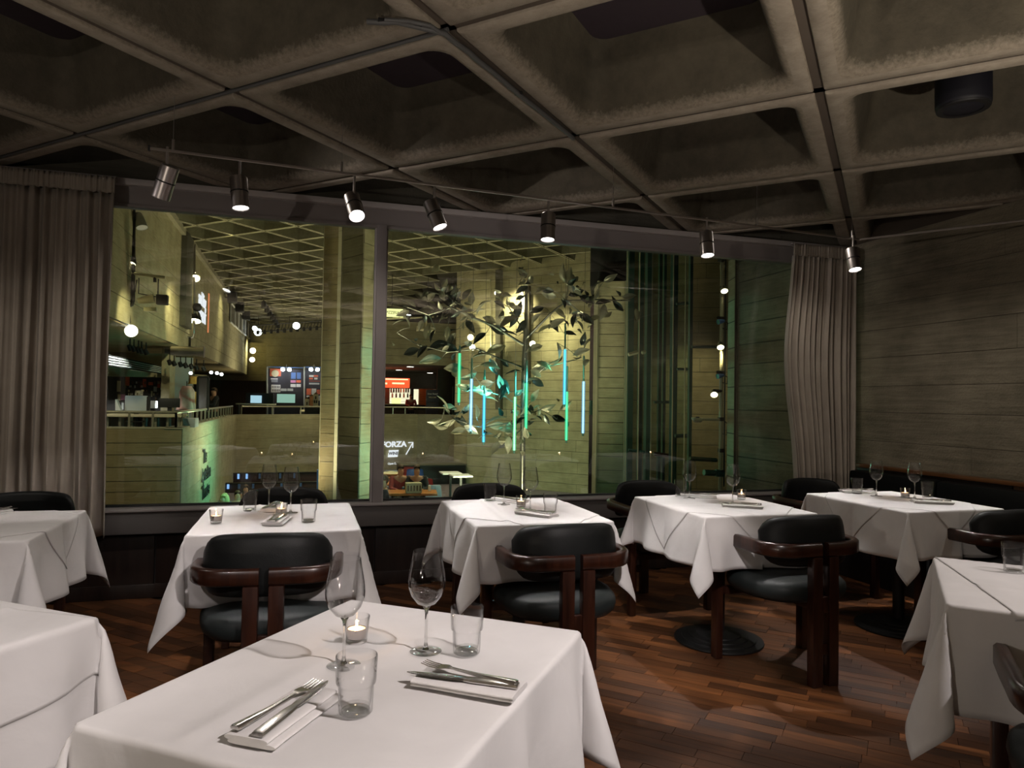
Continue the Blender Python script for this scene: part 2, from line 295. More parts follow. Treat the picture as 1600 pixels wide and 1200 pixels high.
def unit(mat):
    if mat not in _unit: me=box_me((1,1,1),0,'unit_block'); me.materials.append(MAT[mat]); _unit[mat]=me
    return _unit[mat]
def copytree(o,parent=None,top=True):
    c=o.copy(); COL.objects.link(c); c.parent=parent
    for ch in o.children: copytree(ch,c,False)
    return c
def boards(parent,p0,p1,z0,z1,ch,mat,nrm,rng,lmax=3.0,proud=.012,off=0.0,name='concrete_board',gap=.007):
    """courses of board-marked concrete between plan points p0,p1; nrm = outward direction; each course/board a part"""
    p0,p1=Vector((*p0,0)),Vector((*p1,0)); d=p1-p0; Ln=d.length; d.normalize(); nrm=Vector((*nrm,0)).normalized(); ang=math.atan2(d.y,d.x)
    z=z0; k=0
    while z<z1-.03:
        h=min(ch*rng.uniform(.82,1.18),z1-z)
        if z1-(z+h)<.08: h=z1-z
        x=0
        while x<Ln-.02:
            l=min(rng.uniform(.65,1)*lmax,Ln-x)
            if Ln-(x+l)<.3: l=Ln-x
            t=proud*rng.uniform(.5,1.0); c=p0+d*(x+l/2)+nrm*(off+t/2); c.z=z+h/2
            link(name,unit(mat),None,parent,c,(0,0,ang),(l-gap*.7,t,h-gap)); x+=l; k+=1
        z+=h
    return k
rng=random.Random(7)
# ================================================================= THE DINING ROOM
WY=5.04; WX=4.55; CZ=2.70; S=1.19; G0=Vector((-.345,3.43)); DA=.8415
fl=tag(B('floor',(-3.6,-3.2,-.06),(WX+.3,WY+.15,-.012),'groove_dark'),kind='structure')
# parquet blocks, laid diagonally: the near, visible ones each a part, the rest one mesh
A=R(-45); ux=Vector((math.cos(A),math.sin(A))); uy=Vector((-ux.y,ux.x)); SL,SW=.30,.068
blocks=[]
for j in range(-90,100):
    offx=rng.uniform(0,SL)
    for i in range(-22,24):
        c=ux*(i*SL+offx)+uy*(j*SW)+Vector((1.6,1.6))
        if -3.5<c.x<WX-.05 and -3.1<c.y<WY-.03: blocks.append(c)
def vis(c):
    if 0.75<c.x<3.7 and 1.3<c.y<4.3 and c.y<4.6-.0*c.x: return abs(c.x-2.05)+.6*abs(c.y-2.75)
    return 99
blocks.sort(key=vis); strip=box_me((SL-.002,SW-.0015,.012),0,'parquet'); strip.materials.append(MAT['floor_wood'])
for c in blocks[:298]: link('wood_block',strip,None,fl,(c.x,c.y,rng.uniform(-.0008,.0004)+.036-.006),(0,0,A))
bm=bmesh.new()
for c in blocks[298:]: bx(bm,(c.x,c.y,-.006+rng.uniform(-.0008,.0004)),(SL-.002,SW-.0015,.012),Matrix.Rotation(A,4,'Z'))
me=fin(bm,'parquet_rest')
wr=link('parquet_blocks',me,'floor_wood'); tag(wr,kind='stuff')
wr.parent=fl; wr.matrix_parent_inverse=Matrix.Translation(-fl.location)
for o in fl.children:
    if o.name.startswith('wood_block'):
        x,y,_=o.location; o.location=(x-fl.location.x,y-fl.location.y,-.006-fl.location.z+rng.uniform(-.0008,.0004))
# ceiling of precast coffers ------------------------------------------------
def ringpts(h,r,n,z):
    out=[]
    for q,(sx,sy) in enumerate(((1,1),(-1,1),(-1,-1),(1,-1))):
        for k in range(n+1):
            a=q*pi/2+k*pi/2/n; out.append(Vector((sx*(h-r)+r*math.cos(a),sy*(h-r)+r*math.sin(a),z)))
    return out
def coffer_bm(prof,n):
    bm=bmesh.new(); rings=[[bm.verts.new(p) for p in ringpts(h,r,n,z)] for h,r,z in prof]
    for a,b_ in zip(rings,rings[1:]):
        for i in range(len(a)): bm.faces.new((a[i],a[(i+1)%len(a)],b_[(i+1)%len(a)],b_[i]))
    cap=bm.faces.new(rings[-1]); cap.material_index=2
    for f in bm.faces:
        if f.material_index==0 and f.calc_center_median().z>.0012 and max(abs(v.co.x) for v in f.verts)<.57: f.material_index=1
    bmesh.ops.rotate(bm,verts=bm.verts,matrix=Matrix.Rotation(R(45),3,'Z')); return bm
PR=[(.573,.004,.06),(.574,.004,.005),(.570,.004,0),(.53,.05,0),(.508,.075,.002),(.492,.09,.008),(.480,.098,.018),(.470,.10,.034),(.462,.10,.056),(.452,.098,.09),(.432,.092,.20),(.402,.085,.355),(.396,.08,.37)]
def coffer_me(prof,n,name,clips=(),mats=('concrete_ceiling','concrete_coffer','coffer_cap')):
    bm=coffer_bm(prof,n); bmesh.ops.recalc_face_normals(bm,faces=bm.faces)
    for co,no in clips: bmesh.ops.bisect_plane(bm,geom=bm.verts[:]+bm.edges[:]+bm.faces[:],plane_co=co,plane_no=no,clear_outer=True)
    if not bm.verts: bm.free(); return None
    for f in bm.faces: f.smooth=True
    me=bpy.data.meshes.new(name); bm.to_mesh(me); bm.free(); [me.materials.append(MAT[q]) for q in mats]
    bm=bmesh.new(); bm.from_mesh(me)
    for e in bm.edges:
        if len(e.link_faces)==2 and e.calc_face_angle(0)>R(50): e.smooth=False
    bm.to_mesh(me); bm.free(); return me
ceil=tag(B('ceiling',(-3.6,-3.2,CZ+.62),(WX+.3,WY+.1,CZ+.70),'groove_dark'),kind='structure'); cl=ceil.location
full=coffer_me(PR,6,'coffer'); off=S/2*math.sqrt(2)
for i in range(-8,9):
    for j in range(-8,9):
        c=G0+Vector(((i+j+1)*DA,(i-j)*DA))          # a cell centre lies half a step from the nodes
        e=.85
        if c.x<-3.5 or c.x>WX+e-.02 or c.y<-3.0 or c.y>WY+e-.02: continue
        clips=[]
        if c.y+e>WY: clips.append(((0,WY-c.y,0),(0,1,0)))
        if c.x+e>WX: clips.append(((WX-c.x,0,0),(1,0,0)))
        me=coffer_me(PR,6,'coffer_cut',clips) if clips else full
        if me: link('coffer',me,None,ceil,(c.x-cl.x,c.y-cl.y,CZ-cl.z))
# dark joints: a thin backing strip above each joint line
bm=bmesh.new(); bx(bm,(0,0,0),(1,1,.01)); me=fin(bm,'joint')
bj=bmesh.new()
for k in range(-9,10):
    for sgn in (1,-1):
        dv=Vector((1,sgn)).normalized(); base=G0+Vector((k*2*DA,0)); t0,t1=-12,12
        # clip the line to the room rectangle
        for q,(lo,hi) in enumerate(((-3.55,WX-.005),(-3.15,WY-.005))):
            a=(lo-base[q])/dv[q]; b_=(hi-base[q])/dv[q]; a,b_=min(a,b_),max(a,b_); t0=max(t0,a); t1=min(t1,b_)
        if t1-t0<.1: continue
        c=base+dv*(t0+t1)/2; bx(bj,(c.x-cl.x,c.y-cl.y,CZ+.024-cl.z),(t1-t0,.05,.02),Matrix.Rotation(math.atan2(dv.y,dv.x),4,'Z'))
link('joint_strip',fin(bj,'joint_strips'),'groove_dark',ceil)
# walls -----------------------------------------------------------------------
wrt=tag(B('wall_right',(WX,-3.2,-.0),(WX+.25,WY+.0,CZ+.6),'groove_dark'),kind='structure')
def world_boards(par,*a,**k):
    n0=len(par.children); boards(par,*a,**k)
    for ch in list(par.children)[n0:]: ch.location=ch.location-par.location
world_boards(wrt,(WX,-3.1),(WX,WY-.01),0,CZ,.205,'concrete_wall',(-1,0),random.Random(3),lmax=3.6,proud=.006,off=.0,gap=.004)
tag(B('wall_left',(-3.7,-3.2,0),(-3.6,WY,CZ+.6),'concrete_dark'),kind='structure')
tag(B('wall_back',(-3.6,-3.35,0),(WX+.25,-3.2,CZ+.6),'concrete_dark'),kind='structure')
# window wall: low wall, sill, head, mullion, two panes
tag(B('wall_window',(-3.6,WY+.02,-.06),(WX,WY+.14,.43),'sill_dark'),kind='structure')
for k,(a,b_) in enumerate(((-3.55,-2.2),(-2.19,-.9),(-.89,.5),(.51,1.9),(1.91,3.2),(3.21,WX-.02))):
    p=B('wall_panel',(a,WY-.01,.02),(b_,WY+.02,.40),'dark_wood',bev=.003); p.parent=bpy.data.objects['wall_window']; p.location-=p.parent.location
tag(B('trim_1',(-3.6,WY-.02,.0),(WX,WY+.0,.09),'dark_wood',bev=.004),kind='structure')
wf=tag(empty('window_1',(0,WY,0)),kind='structure')
B('sill',(-3.6,-.10,.425),(WX,.10,.565),'frame_sill',wf,.006)
B('sill_lip',(-3.6,-.115,.567),(WX,.06,.580),'frame_grey',wf,.003)
B('head',(-3.6,-.02,2.535),(WX,.12,2.675),'frame_grey',wf,.004)
B('head_rail',(-3.6,-.065,2.650),(WX,.0,2.690),'frame_light',wf,.003)
B('head_bead',(-3.6,-.035,2.515),(WX,-.0,2.535),'frame_grey',wf,.002)
B('mullion',(.478,-.05,.575),(.545,.11,2.535),'frame_grey',wf,.005)
B('mullion_bead',(.466,-.02,.58),(.478,.05,2.52),'frame_light',wf,.002)
B('mullion_bead',(.545,-.02,.58),(.556,.05,2.52),'frame_light',wf,.002)
B('glass_pane',(-3.58,.020,.575),(.470,.030,2.525),'window_glass',wf)
B('glass_pane',(.550,.020,.575),(WX-.02,.030,2.525),'window_glass',wf)
B('glazing_bead',(-3.58,.03,.575),(.470,.05,.595),'black_rubber',wf); B('glazing_bead',(.55,.03,.575),(WX-.02,.05,.595),'black_rubber',wf)
tag(B('wall_above_window',(-3.6,WY+.02,2.675),(WX,WY+.14,5.7),'concrete_dark'),kind='structure')
# curtains ----------------------------------------------------------------------
def curtain(name,x0,x1,y,z0,z1,label,seed,flare=None,pleat=.075):
    rr=random.Random(seed); e=empty(name,(x0,y,z0),0,label,'curtain')
    W=x1-x0; H=z1-z0; nu,nv=int(W/pleat*14),34
    ph=[rr.uniform(-.25,.25) for _ in range(60)]
    def P(u,v):                                    # u 0..1 across, v 0..1 up
        x=u*W; q=x/pleat*2*pi+.55*math.sin(u*23+seed)+.9*math.sin(u*9.1+seed*2)+ (1-v)*.9*math.sin(u*17+seed)
        amp=.030*(1+.5*math.sin(u*31+seed*3))*(1-.35*v)+.010*(1-v)
        if v>.955: amp*=.45; q*=2.0
        yy=-.035+amp*math.sin(q)+.008*math.sin(q*2.3+1)
        if flare: x=flare(x,v,W)
        return Vector((x+.006*math.sin(q*.5+v*5)*(1-v),yy,v*H))
    def grid(v0,v1,nv,nm,mat,dy=0):
        bm=bmesh.new(); g=[[bm.verts.new(P(i/nu,v0+(v1-v0)*j/nv)+Vector((0,dy,0))) for i in range(nu+1)] for j in range(nv+1)]
        for j in range(nv):
            for i in range(nu): bm.faces.new((g[j][i],g[j][i+1],g[j+1][i+1],g[j+1][i]))
        me=fin(bm,nm,True,False); o=link(nm,me,mat,e); s=o.modifiers.new('thickness','SOLIDIFY'); s.thickness=.003; return o
    grid(0,.955,nv,'drape','curtain_cloth'); grid(.9551,1,4,'heading_tape','curtain_cloth',-.008)
    bm=bmesh.new(); bx(bm,(W/2,-.005,H+.006),(W,.03,.012)); link('curtain_rail',fin(bm,'curtain_rail'),'frame_grey',e)
    return e
def fl_left(x,v,W): return x
def fl_right(x,v,W):
    b_=.10*math.exp(-((v-.55)/.30)**2)-.02*(1-v); t=1-x/W
    return x-t*b_+(1-t)*(-.05)*(1-v)*.6
curtain('curtain',-2.9,-1.15,WY-.14,.43,2.655,'long pleated beige curtain hanging beside the first window pane, black chair at its foot',1,fl_left,.07)
curtain('curtain',3.84,4.46,WY-.16,.50,2.635,'narrow gathered beige curtain in the corner against the concrete wall',5,fl_right,.052)
# wooden dado and banquette along the right wall
dd=empty('banquette',(WX-.012,0,0),0,'dark banquette with a wooden back panel along the board-marked concrete wall','bench')
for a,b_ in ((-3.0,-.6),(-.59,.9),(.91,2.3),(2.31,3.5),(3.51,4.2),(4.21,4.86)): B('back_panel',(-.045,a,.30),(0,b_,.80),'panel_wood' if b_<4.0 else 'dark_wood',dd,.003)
B('top_ledge',(-.085,-3.0,.802),(0,4.86,.830),'panel_wood',dd,.006)
B('seat_box',(-.52,-3.0,.0),(-.05,4.84,.36),'black_metal',dd,.004)
for a,b_ in ((-3.0,-.6),(-.59,.9),(.91,2.3),(2.31,3.5),(3.51,4.84)): B('seat_cushion',(-.54,a,.362),(-.05,b_,.45),'black_leather',dd,.03)
for a,b_ in ((3.2,4.0),(4.01,4.84)): B('back_cushion',(-.15,a,.452),(-.05,b_,.78),'black_leather',dd,.03)
# cable and conduit along the coffer joints
def gp(i,j): return G0+Vector(((i+j)*DA,(i-j)*DA))
n01,n11,n21=gp(0,1),gp(1,1),gp(2,1)
rr=random.Random(2)
def wob(a,b_,n,z,amp=.004): return [Vector((a.x+(b_.x-a.x)*k/n+rr.uniform(-amp,amp),a.y+(b_.y-a.y)*k/n+rr.uniform(-amp,amp),z+rr.uniform(-amp,amp)*.6)) for k in range(n+1)]
e=empty('ceiling_cable',(n01.x,n01.y,CZ),0,'grey electric cable clipped along a coffer joint, bending off at a joint crossing','cable')
pts=wob(Vector((n01.x-.02,n01.y)),n11,14,CZ-.008)
q=Vector((n01.x,n01.y,CZ))
pre=[q+Vector((-.30,.02,-.006)),q+Vector((-.25,-.005,-.014)),q+Vector((-.20,-.03,-.016)),q+Vector((-.12,-.02,-.016)),q+Vector((-.06,-.01,-.014))]
link('cable_run',tube([p-q for p in pre+pts],.011,8,'cable'),'cable_grey',e)
link('cable_run',tube([p-q for p in [q+Vector((-.24,-.02,-.01)),q+Vector((-.16,-.055,-.02)),q+Vector((-.08,-.045,-.016)),q+Vector((-.03,-.0,-.012))]],.008,8,'cable'),'cable_grey',e)
for p in (pre[1],pts[7],pre[3]): link('clip',box_me((.03,.03,.012),.002,'clip'),'black_metal',e,p-q+Vector((0,0,.004)))
e=empty('ceiling_conduit',(gp(0,0).x,gp(0,0).y,CZ),0,'thin dark conduit in the coffer joint above the left curtain','cable')
a=gp(-1,-1)+Vector((-.5,0)); 
link('conduit_run',tube([p-e.location for p in wob(gp(0,-2),gp(0,1),14,CZ+.006,.002)],.009,8,'conduit'),'cable_grey',e)
# black speaker hanging in a coffer
e=empty('ceiling_speaker',(0,0,0),0,'black cylindrical speaker hanging inside a ceiling coffer near the right wall','speaker')
sp=at(1505,150,'Z',2.80); e.location=(sp.x,sp.y,2.74)
link('body',lathe([(0,0),(.105,0),(.115,.008),(.118,.02),(.118,.34),(.112,.35),(0,.35)],40,'speaker'),'speaker_black',e)
link('grille',lathe([(.085,-.004),(.112,-.004),(.115,.004),(.085,.002)],40,'ring'),'black_metal',e)
link('hanger',tube([(0,0,.35),(0,0,.56)],.012,8),'black_metal',e)
# track lighting --------------------------------------------------------------------
tk=empty('lighting_track',(-.70,3.55,2.44),0,'thin steel lighting track running parallel to the window','track')
P0,P1=Vector((-.70,3.545,2.44)),Vector((3.60,3.875,2.44)); dv=(P1-P0)
bm=bmesh.new(); sweep_bm(bm,[(0,0,0),tuple(dv)],.008,.013,bev=.002); link('rail',autosmooth(fin(bm,'rail')),'brushed_steel',tk)
bm=bmesh.new(); sweep_bm(bm,[tuple(dv),tuple(dv+Vector((.62,-.86,0))),tuple(dv+Vector((.68,-4.5,0)))],.008,.013,bev=.002); link('rail',autosmooth(fin(bm,'rail')),'brushed_steel',tk)
for t in (.022,.20,.56,.80,.985):
    p=dv*t; link('suspension_rod',tube([p+Vector((0,0,.005)),p+Vector((0,0,.055))],.007,8),'brushed_steel',tk); link('suspension_wire',tube([p+Vector((0,0,.05)),p+Vector((0,0,.262))],.0012,5),'brushed_steel',tk)
link('end_cap',box_me((.008,.016,.026)),'black_metal',tk,(-.004,0,0))
LBL=['tilted steel track spotlight at the left end of the track, aimed past the curtain','steel track spotlight pointing straight down, second from the curtain end of the track',
 'steel track spotlight just left of the mullion, tilted a little to the right','steel track spotlight just right of the mullion, strongly tilted to the right',
 'steel track spotlight pointing straight down above the middle of the wide pane','steel track spotlight pointing down near the right end of the wide pane','steel track spotlight in the corner beside the narrow curtain']
bodyme=lathe([(0,.075),(.038,.075),(.041,.072),(.041,-.0),(.041,-.080),(.0385,-.082),(.0365,-.078),(.0365,-.055),(0,-.050)],32,'spot_body')
ringme=lathe([(.0411,.002),(.0425,.002),(.0425,-.004),(.0411,-.004)],32,'spot_ring'); lensme=lathe([(0,-.072),(.0362,-.072),(.0362,-.0705),(0,-.0705)],24,'spot_lens')
for k,((x,y),(t,W,dg)) in enumerate(zip(TRK,SPT)):
    s=empty('track_spotlight',(x,y,2.428),0,LBL[k],'spotlight','steel spotlights on the window track')
    link('stem',tube([(0,0,.03),(0,0,-.072)],.0065,10),'brushed_steel',s)
    d=(Vector(t)-Vector((x,y,2.33))).normalized(); rt=(-d).to_track_quat('Z','Y').to_euler()
    c=Vector((0,0,-.12)); h=link('housing',bodyme,'brushed_steel',s,c+d*.012,rt); link('black_ring',ringme,'black_rubber',h); link('lens',lensme,'lamp_lens',h)
# ================================================================= TABLES
def drape(u,v,hx,hy,off,RD=.010):
    """cloth sheet point (u,v) over a rectangular top hx,hy: flat, rolled over the edge, cone-shaped fold at each corner"""
    sx,sy=(1 if u>=0 else -1),(1 if v>=0 else -1); p,q=abs(u)-hx,abs(v)-hy
    def down(d,out=0):                   # arc over the edge then straight down
        a=RD*pi/2
        if d<a: th=d/RD; return RD*math.sin(th),-(RD-RD*math.cos(th))
        return RD,-(RD+(d-a))
    if p<=0 and q<=0: return Vector((u,v,off)),0
    if q<=0 or p<=0:
        d=p if q<=0 else q; o,z=down(d); s=(v if q<=0 else u); h=(hy if q<=0 else hx)
        edge=min(1,max(0,(h-abs(s))/.10)); edge=edge*edge*(3-2*edge)
        wv=edge*max(0,-z)*(.06+.09*math.sin(s*17+hx*50+ (3 if q<=0 else 0)+sx*2+sy))
        o+=off+wv; z+=off
        return (Vector((sx*(hx+o),v,z)) if q<=0 else Vector((u,sy*(hy+o),z))),d
    r=math.hypot(p,q); th=math.atan2(q,p); ph=4*th
    g=Vector((1/math.sqrt(2),1/math.sqrt(2)))*(.15*(1-math.cos(ph)))+Vector((1,-1))/math.sqrt(2)*(.20*math.sin(ph))
    gv=Vector((g.x,g.y,-1)).normalized(); bl=min(1,r/.03)
    P=Vector((hx+(RD+off)*bl,hy+(RD+off)*bl,off-RD*bl*.5)) + gv*r
    return Vector((sx*P.x,sy*P.y,P.z)),r
def topz(u,v,hx,hy,seed):
    rr=random.Random(seed); z=.0012*(noise.noise(Vector((u*6+seed,v*6,seed*1.7)))+1)
    for _ in range(4):
        a,sl,k=rr.uniform(-hx,hx)*.5,rr.uniform(-.15,.15),rr.choice((0,1)); t=(u-a-sl*v) if k==0 else (v-a-sl*u); z+=.0042*math.exp(-(t/.016)**2)
    return z*max(0,min(1,min(hx-abs(u),hy-abs(v))/.03))
def cloth_me(hx,hy,l,r,f,b_,off=0,seed=0,n=64,rot=0,c=(0,0),name='cloth',crease=True):
    """sheet reaching l,r,f,b beyond the top on each side; rot/c turn and shift the sheet (overlay)"""
    rr=random.Random(seed); X0,X1,Y0,Y1=-hx-l,hx+r,-hy-f,hy+b_
    def axis(a0,a1,h):
        s=set([a0,a1])
        if rot==0:
            for e in (-h,h):
                for d in (0,.005,.0105,.0157,.03): s.add(e-d if e<0 else e+d)
        for k in range(n+1): s.add(a0+(a1-a0)*k/n)
        o=[]; 
        for x in sorted(s):
            if a0-1e-9<=x<=a1+1e-9 and (not o or x-o[-1]>.0035): o.append(x)
        return o
    xs,ys=axis(X0,X1,hx),axis(Y0,Y1,hy); ca,sa=math.cos(rot),math.sin(rot)
    lines=[(rr.uniform(-hx,hx)*.5,rr.uniform(-.15,.15),rr.choice((0,1))) for _ in range(4)]
    bm=bmesh.new(); g=[]
    for y in ys:
        row=[]
        for x in xs:
            if rot: u,v=ca*x-sa*y+c[0],sa*x+ca*y+c[1]
            else: u,v=x,y
            P,d=drape(u,v,hx,hy,off)
            nz=noise.noise(Vector((u*6+seed,v*6,seed*1.7)))
            if d==0: P.z+=topz(u,v,hx,hy,seed)
            else:
                k=min(1,d/.1)*.006*nz; P.x+=k*(1 if P.x>0 else -1); P.y+=k*(1 if P.y>0 else -1)
            row.append(bm.verts.new(P))
        g.append(row)
    for j in range(len(ys)-1):
        for i in range(len(xs)-1): bm.faces.new((g[j][i],g[j][i+1],g[j+1][i+1],g[j+1][i]))
    return fin(bm,name,True,False)
baseme=lathe([(0,0),(.235,0),(.240,.006),(.238,.014),(.20,.018),(.198,.024),(.16,.028),(.158,.034),(.12,.038),(.118,.044),(.08,.05),(.04,.058),(0,.058)],40,'base')
colme=lathe([(0,.05),(.032,.05),(.032,.69),(.05,.695),(.05,.708),(0,.708)],24,'column')
def table(x,y,rz,hx,hy,drops,label,clabel,seed,overlay=None,olabel=None,zt=.75):
    t=empty('dining_table',(x,y,0),rz,label,'table','restaurant tables under white cloths')
    link('base',baseme,'iron_base',t); link('pedestal',colme,'black_metal',t)
    link('tabletop',box_me((2*hx-.012,2*hy-.012,.030),.006,'tabletop'),'dark_wood',t,(0,0,zt-.0185))
    c=link('tablecloth',cloth_me(hx,hy,*drops,0,seed),'table_linen',None,(x,y,zt),(0,0,rz)); s=c.modifiers.new('thickness','SOLIDIFY'); s.thickness=.0014; s.offset=-1
    tag(c,clabel,'tablecloth','white tablecloths')
    if overlay:
        h,ro,cx,cy_=overlay
        o=link('table_overlay',cloth_me(h,h,0,0,0,0,0,seed,2),'table_linen',None,(x,y,zt),(0,0,rz))
        o.data=overlay_me(hx,hy,h,ro,(cx,cy_),seed); o.data.materials.append(MAT['table_linen'])
        s=o.modifiers.new('thickness','SOLIDIFY'); s.thickness=.0013; s.offset=1; tag(o,olabel,'tablecloth','small overlay cloths on the tables')
    return t
def overlay_me(hx,hy,h,rot,c,seed):
    n=96; ca,sa=math.cos(rot),math.sin(rot); bm=bmesh.new(); g=[]
    for j in range(n+1):
        row=[]
        for i in range(n+1):
            x=-h+2*h*i/n; y=-h+2*h*j/n; u,v=ca*x-sa*y+c[0],sa*x+ca*y+c[1]
            P,d=drape(u,v,hx,hy,.0014)
            if d==0: P.z+=topz(u,v,hx,hy,seed)
            else:
                nz=noise.noise(Vector((u*6+seed,v*6,seed*1.7))); k=min(1,d/.1)*.006*nz+.0008
                P.x+=k*(1 if P.x>0 else -1); P.y+=k*(1 if P.y>0 else -1)
            row.append(bm.verts.new(P))
        g.append(row)
    for j in range(n):
        for i in range(n): bm.faces.new((g[j][i],g[j][i+1],g[j+1][i+1],g[j+1][i]))
    return fin(bm,'overlay',True,False)
RM=math.atan2(-.61,.79)
table(.149,1.469,RM,.32,.40,(.30,.29,.27,.28),'near dining table laid for two, a candle and two stemmed glasses on it','white cloth of the near table in front of the viewer',11)
table(-.98,1.85,RM,.32,.40,(.29,.31,.28,.28),'bare dining table left of the near laid table','plain white cloth of the empty table at lower left',12,(.40,R(8),.12,-.04),'square white overlay cloth lying on the bare table at lower left')
table(-1.33,3.44,0,.34,.37,(.27,.30,.27,.28),'dining table in front of the long curtain','white cloth of the table in front of the long curtain',13,(.40,R(45),.0,.02),'white overlay cloth with a pointed tip, on the table before the long curtain')
table(-.095,3.44,0,.335,.39,(.33,.33,.29,.28),'dining table with two tealights, between the long curtain and the mullion','white cloth of the table with two tealights near the mullion',14)
table(1.075,3.43,0,.325,.40,(.27,.27,.26,.28),'dining table in front of the lobby tree sculpture','white cloth of the table in front of the lobby tree sculpture',15,(.375,R(45),.02,-.02),'white overlay cloth on the table before the lobby tree sculpture')
table(2.23,3.42,0,.325,.375,(.27,.27,.27,.28),'dining table in front of the glass lift','white cloth of the table in front of the glass lift',16,(.385,R(45),-.02,-.0),'white overlay cloth with a long tip, on the table before the glass lift')
table(3.41,3.36,0,.33,.385,(.27,.26,.26,.28),'dining table in the corner by the wooden banquette','white cloth of the corner table, crumpled at one side',17,(.38,R(45),-.02,-.0),'white overlay cloth on the corner table by the banquette')
table(2.26,1.55,R(45),.345,.36,(.31,.28,.30,.30),'dining table at the right edge of the view, one tumbler on it','white cloth of the table at the right edge with a single tumbler',18,(.40,R(12),.1,-.1),'white overlay cloth on the table at the right edge')
# ================================================================= CHAIRS
def arc(c,r,a0,a1,n): return [Vector((c[0]+r*math.cos(a0+(a1-a0)*k/n),c[1]+r*math.sin(a0+(a1-a0)*k/n))) for k in range(n+1)]
RZ=.630
def rail_pts(s):
    pl=[Vector((.018,-.0)),Vector((.08,.0)),Vector((.14,.004))]+[Vector((.14+.125*math.sin(a)**1.0,.129-.125*math.cos(a))) for a in [R(x) for x in range(12,91,13)]]+[Vector((.266,.20)),Vector((.268,.30)),Vector((.268,.44)),Vector((.268,.472))]
    return [Vector((s*p.x,p.y,RZ)) for p in pl]
_ch={}
def chair_meshes():
    for s in (-1,1):
        bm=bmesh.new(); sweep_bm(bm,rail_pts(s),.036,.064,bev=.008); _ch['arm',s]=autosmooth(fin(bm,'arm_rail'),50)
        bm=bmesh.new(); bx(bm,(s*.046,0,RZ/2-.016+.0),(.056,.044,RZ-.032),None,.006); _ch['rear',s]=autosmooth(fin(bm,'leg'))
        bm=bmesh.new(); bx(bm,(s*.268,.447,RZ/2-.016),(.040,.050,RZ-.032),None,.006); _ch['front',s]=autosmooth(fin(bm,'leg'))
    # backrest pad, wrapped inside the rail
    bm=bmesh.new(); nu,nv=28,14; g=[]
    for i in range(nu+1):
        u=-1+2*i/nu; row=[]; W=.242; x=u*W; yb=.048+.10*abs(u)**2.6; ev=(1-abs(u)**11)**.5 if abs(u)<1 else 0
        hh=.118*max(.45,ev)*(1-.06*u*u); tt=.032*max(.25,ev); zc=.665-.012*u*u
        for j in range(nv):
            a=2*pi*j/nv; ce,se=math.cos(a),math.sin(a)
            ex=abs(ce)**.55*(1 if ce>=0 else -1); ez=abs(se)**.75*(1 if se>=0 else -1)
            nx=-.26*abs(u)**1.6*(1 if u>0 else -1)
            row.append(bm.verts.new((x+nx*tt*ex*.8,yb+tt*ex+.012*ez,zc+hh*ez)))
        g.append(row)
    for i in range(nu):
        for j in range(nv): bm.faces.new((g[i][j],g[i][(j+1)%nv],g[i+1][(j+1)%nv],g[i+1][j]))
    bm.faces.new(g[0]); bm.faces.new(g[-1][::-1]); _ch['back']=fin(bm,'backrest',True)
    # seat
    bm=bmesh.new(); prof=[(.0,-.050),(.75,-.052),(.90,-.048),(.975,-.03),(1.0,-.004),(.985,.020),(.93,.036),(.80,.045),(.55,.052),(.25,.055),(0,.056)]; n=40; rings=[]
    for k,(r,z) in enumerate(prof):
        if r==0: rings.append([bm.verts.new((0,.245,.425+z))]); continue
        row=[]
        for i in range(n):
            a=2*pi*i/n; c,s_=math.cos(a),math.sin(a); e=2/3.4
            px=.262*abs(c)**e*(1 if c>=0 else -1); py=.232*abs(s_)**e*(1 if s_>=0 else -1)
            px*=1+.0*py; row.append(bm.verts.new((px*r*(1.03-.16*(py<0)*abs(py)/.232),.245+py*r,.425+z)))
        rings.append(row)
    for a,b_ in zip(rings,rings[1:]):
        for i in range(n):
            j=(i+1)%n
            if len(a)==1: bm.faces.new((a[0],b_[i],b_[j]))
            elif len(b_)==1: bm.faces.new((a[i],a[j],b_[0]))
            else: bm.faces.new((a[i],a[j],b_[j],b_[i]))
    _ch['seat']=fin(bm,'seat',True)
    bm=bmesh.new(); bx(bm,(0,0,.375),(.036,.030,.075),None,.003); bx(bm,(0,.235,.352),(.05,.46,.035),None,.004); _ch['str']=autosmooth(fin(bm,'stretcher'))
    bm=bmesh.new(); bx(bm,(0,.42,.352),(.50,.035,.04),None,.004); _ch['bar']=autosmooth(fin(bm,'seat_rail'))
    bm=bmesh.new(); bx(bm,(0,0,.17),(.036,.025,.05),None,.003); _ch['low']=autosmooth(fin(bm,'spacer'))
chair_meshes()
def chair(x,y,rz,label,full=True):
    c=empty('dining_chair',(x,y,0),rz,label,'chair','black leather armchairs with bent wooden arms')
    link('seat',_ch['seat'],'seat_leather_lit',c); link('backrest',_ch['back'],'black_leather',c)
    for s in (-1,1):
        link('arm_rail',_ch['arm',s],'chair_wood',c); link('leg',_ch['rear',s],'chair_wood',c); link('leg',_ch['front',s],'chair_wood',c)
    link('stretcher',_ch['str'],'chair_wood',c); link('seat_rail',_ch['bar'],'chair_wood',c); link('spacer',_ch['low'],'chair_wood',c); return c
chair(-.125,2.80,R(-4),'black leather armchair seen from behind at the table with two tealights')
chair(1.12,2.76,R(1),'black leather armchair seen from behind at the table before the tree sculpture')
chair(2.355,2.755,R(2),'black leather armchair seen from behind at the table before the glass lift')
chair(3.61,2.70,R(-1),'dark armchair at the corner table, cut by the right edge of the view')
chair(1.74,.99,R(-45),'armchair at the lower right corner, only its wooden arm in view')
chair(-1.42,2.84,0,'armchair at the left edge, drawn up to the table by the long curtain')
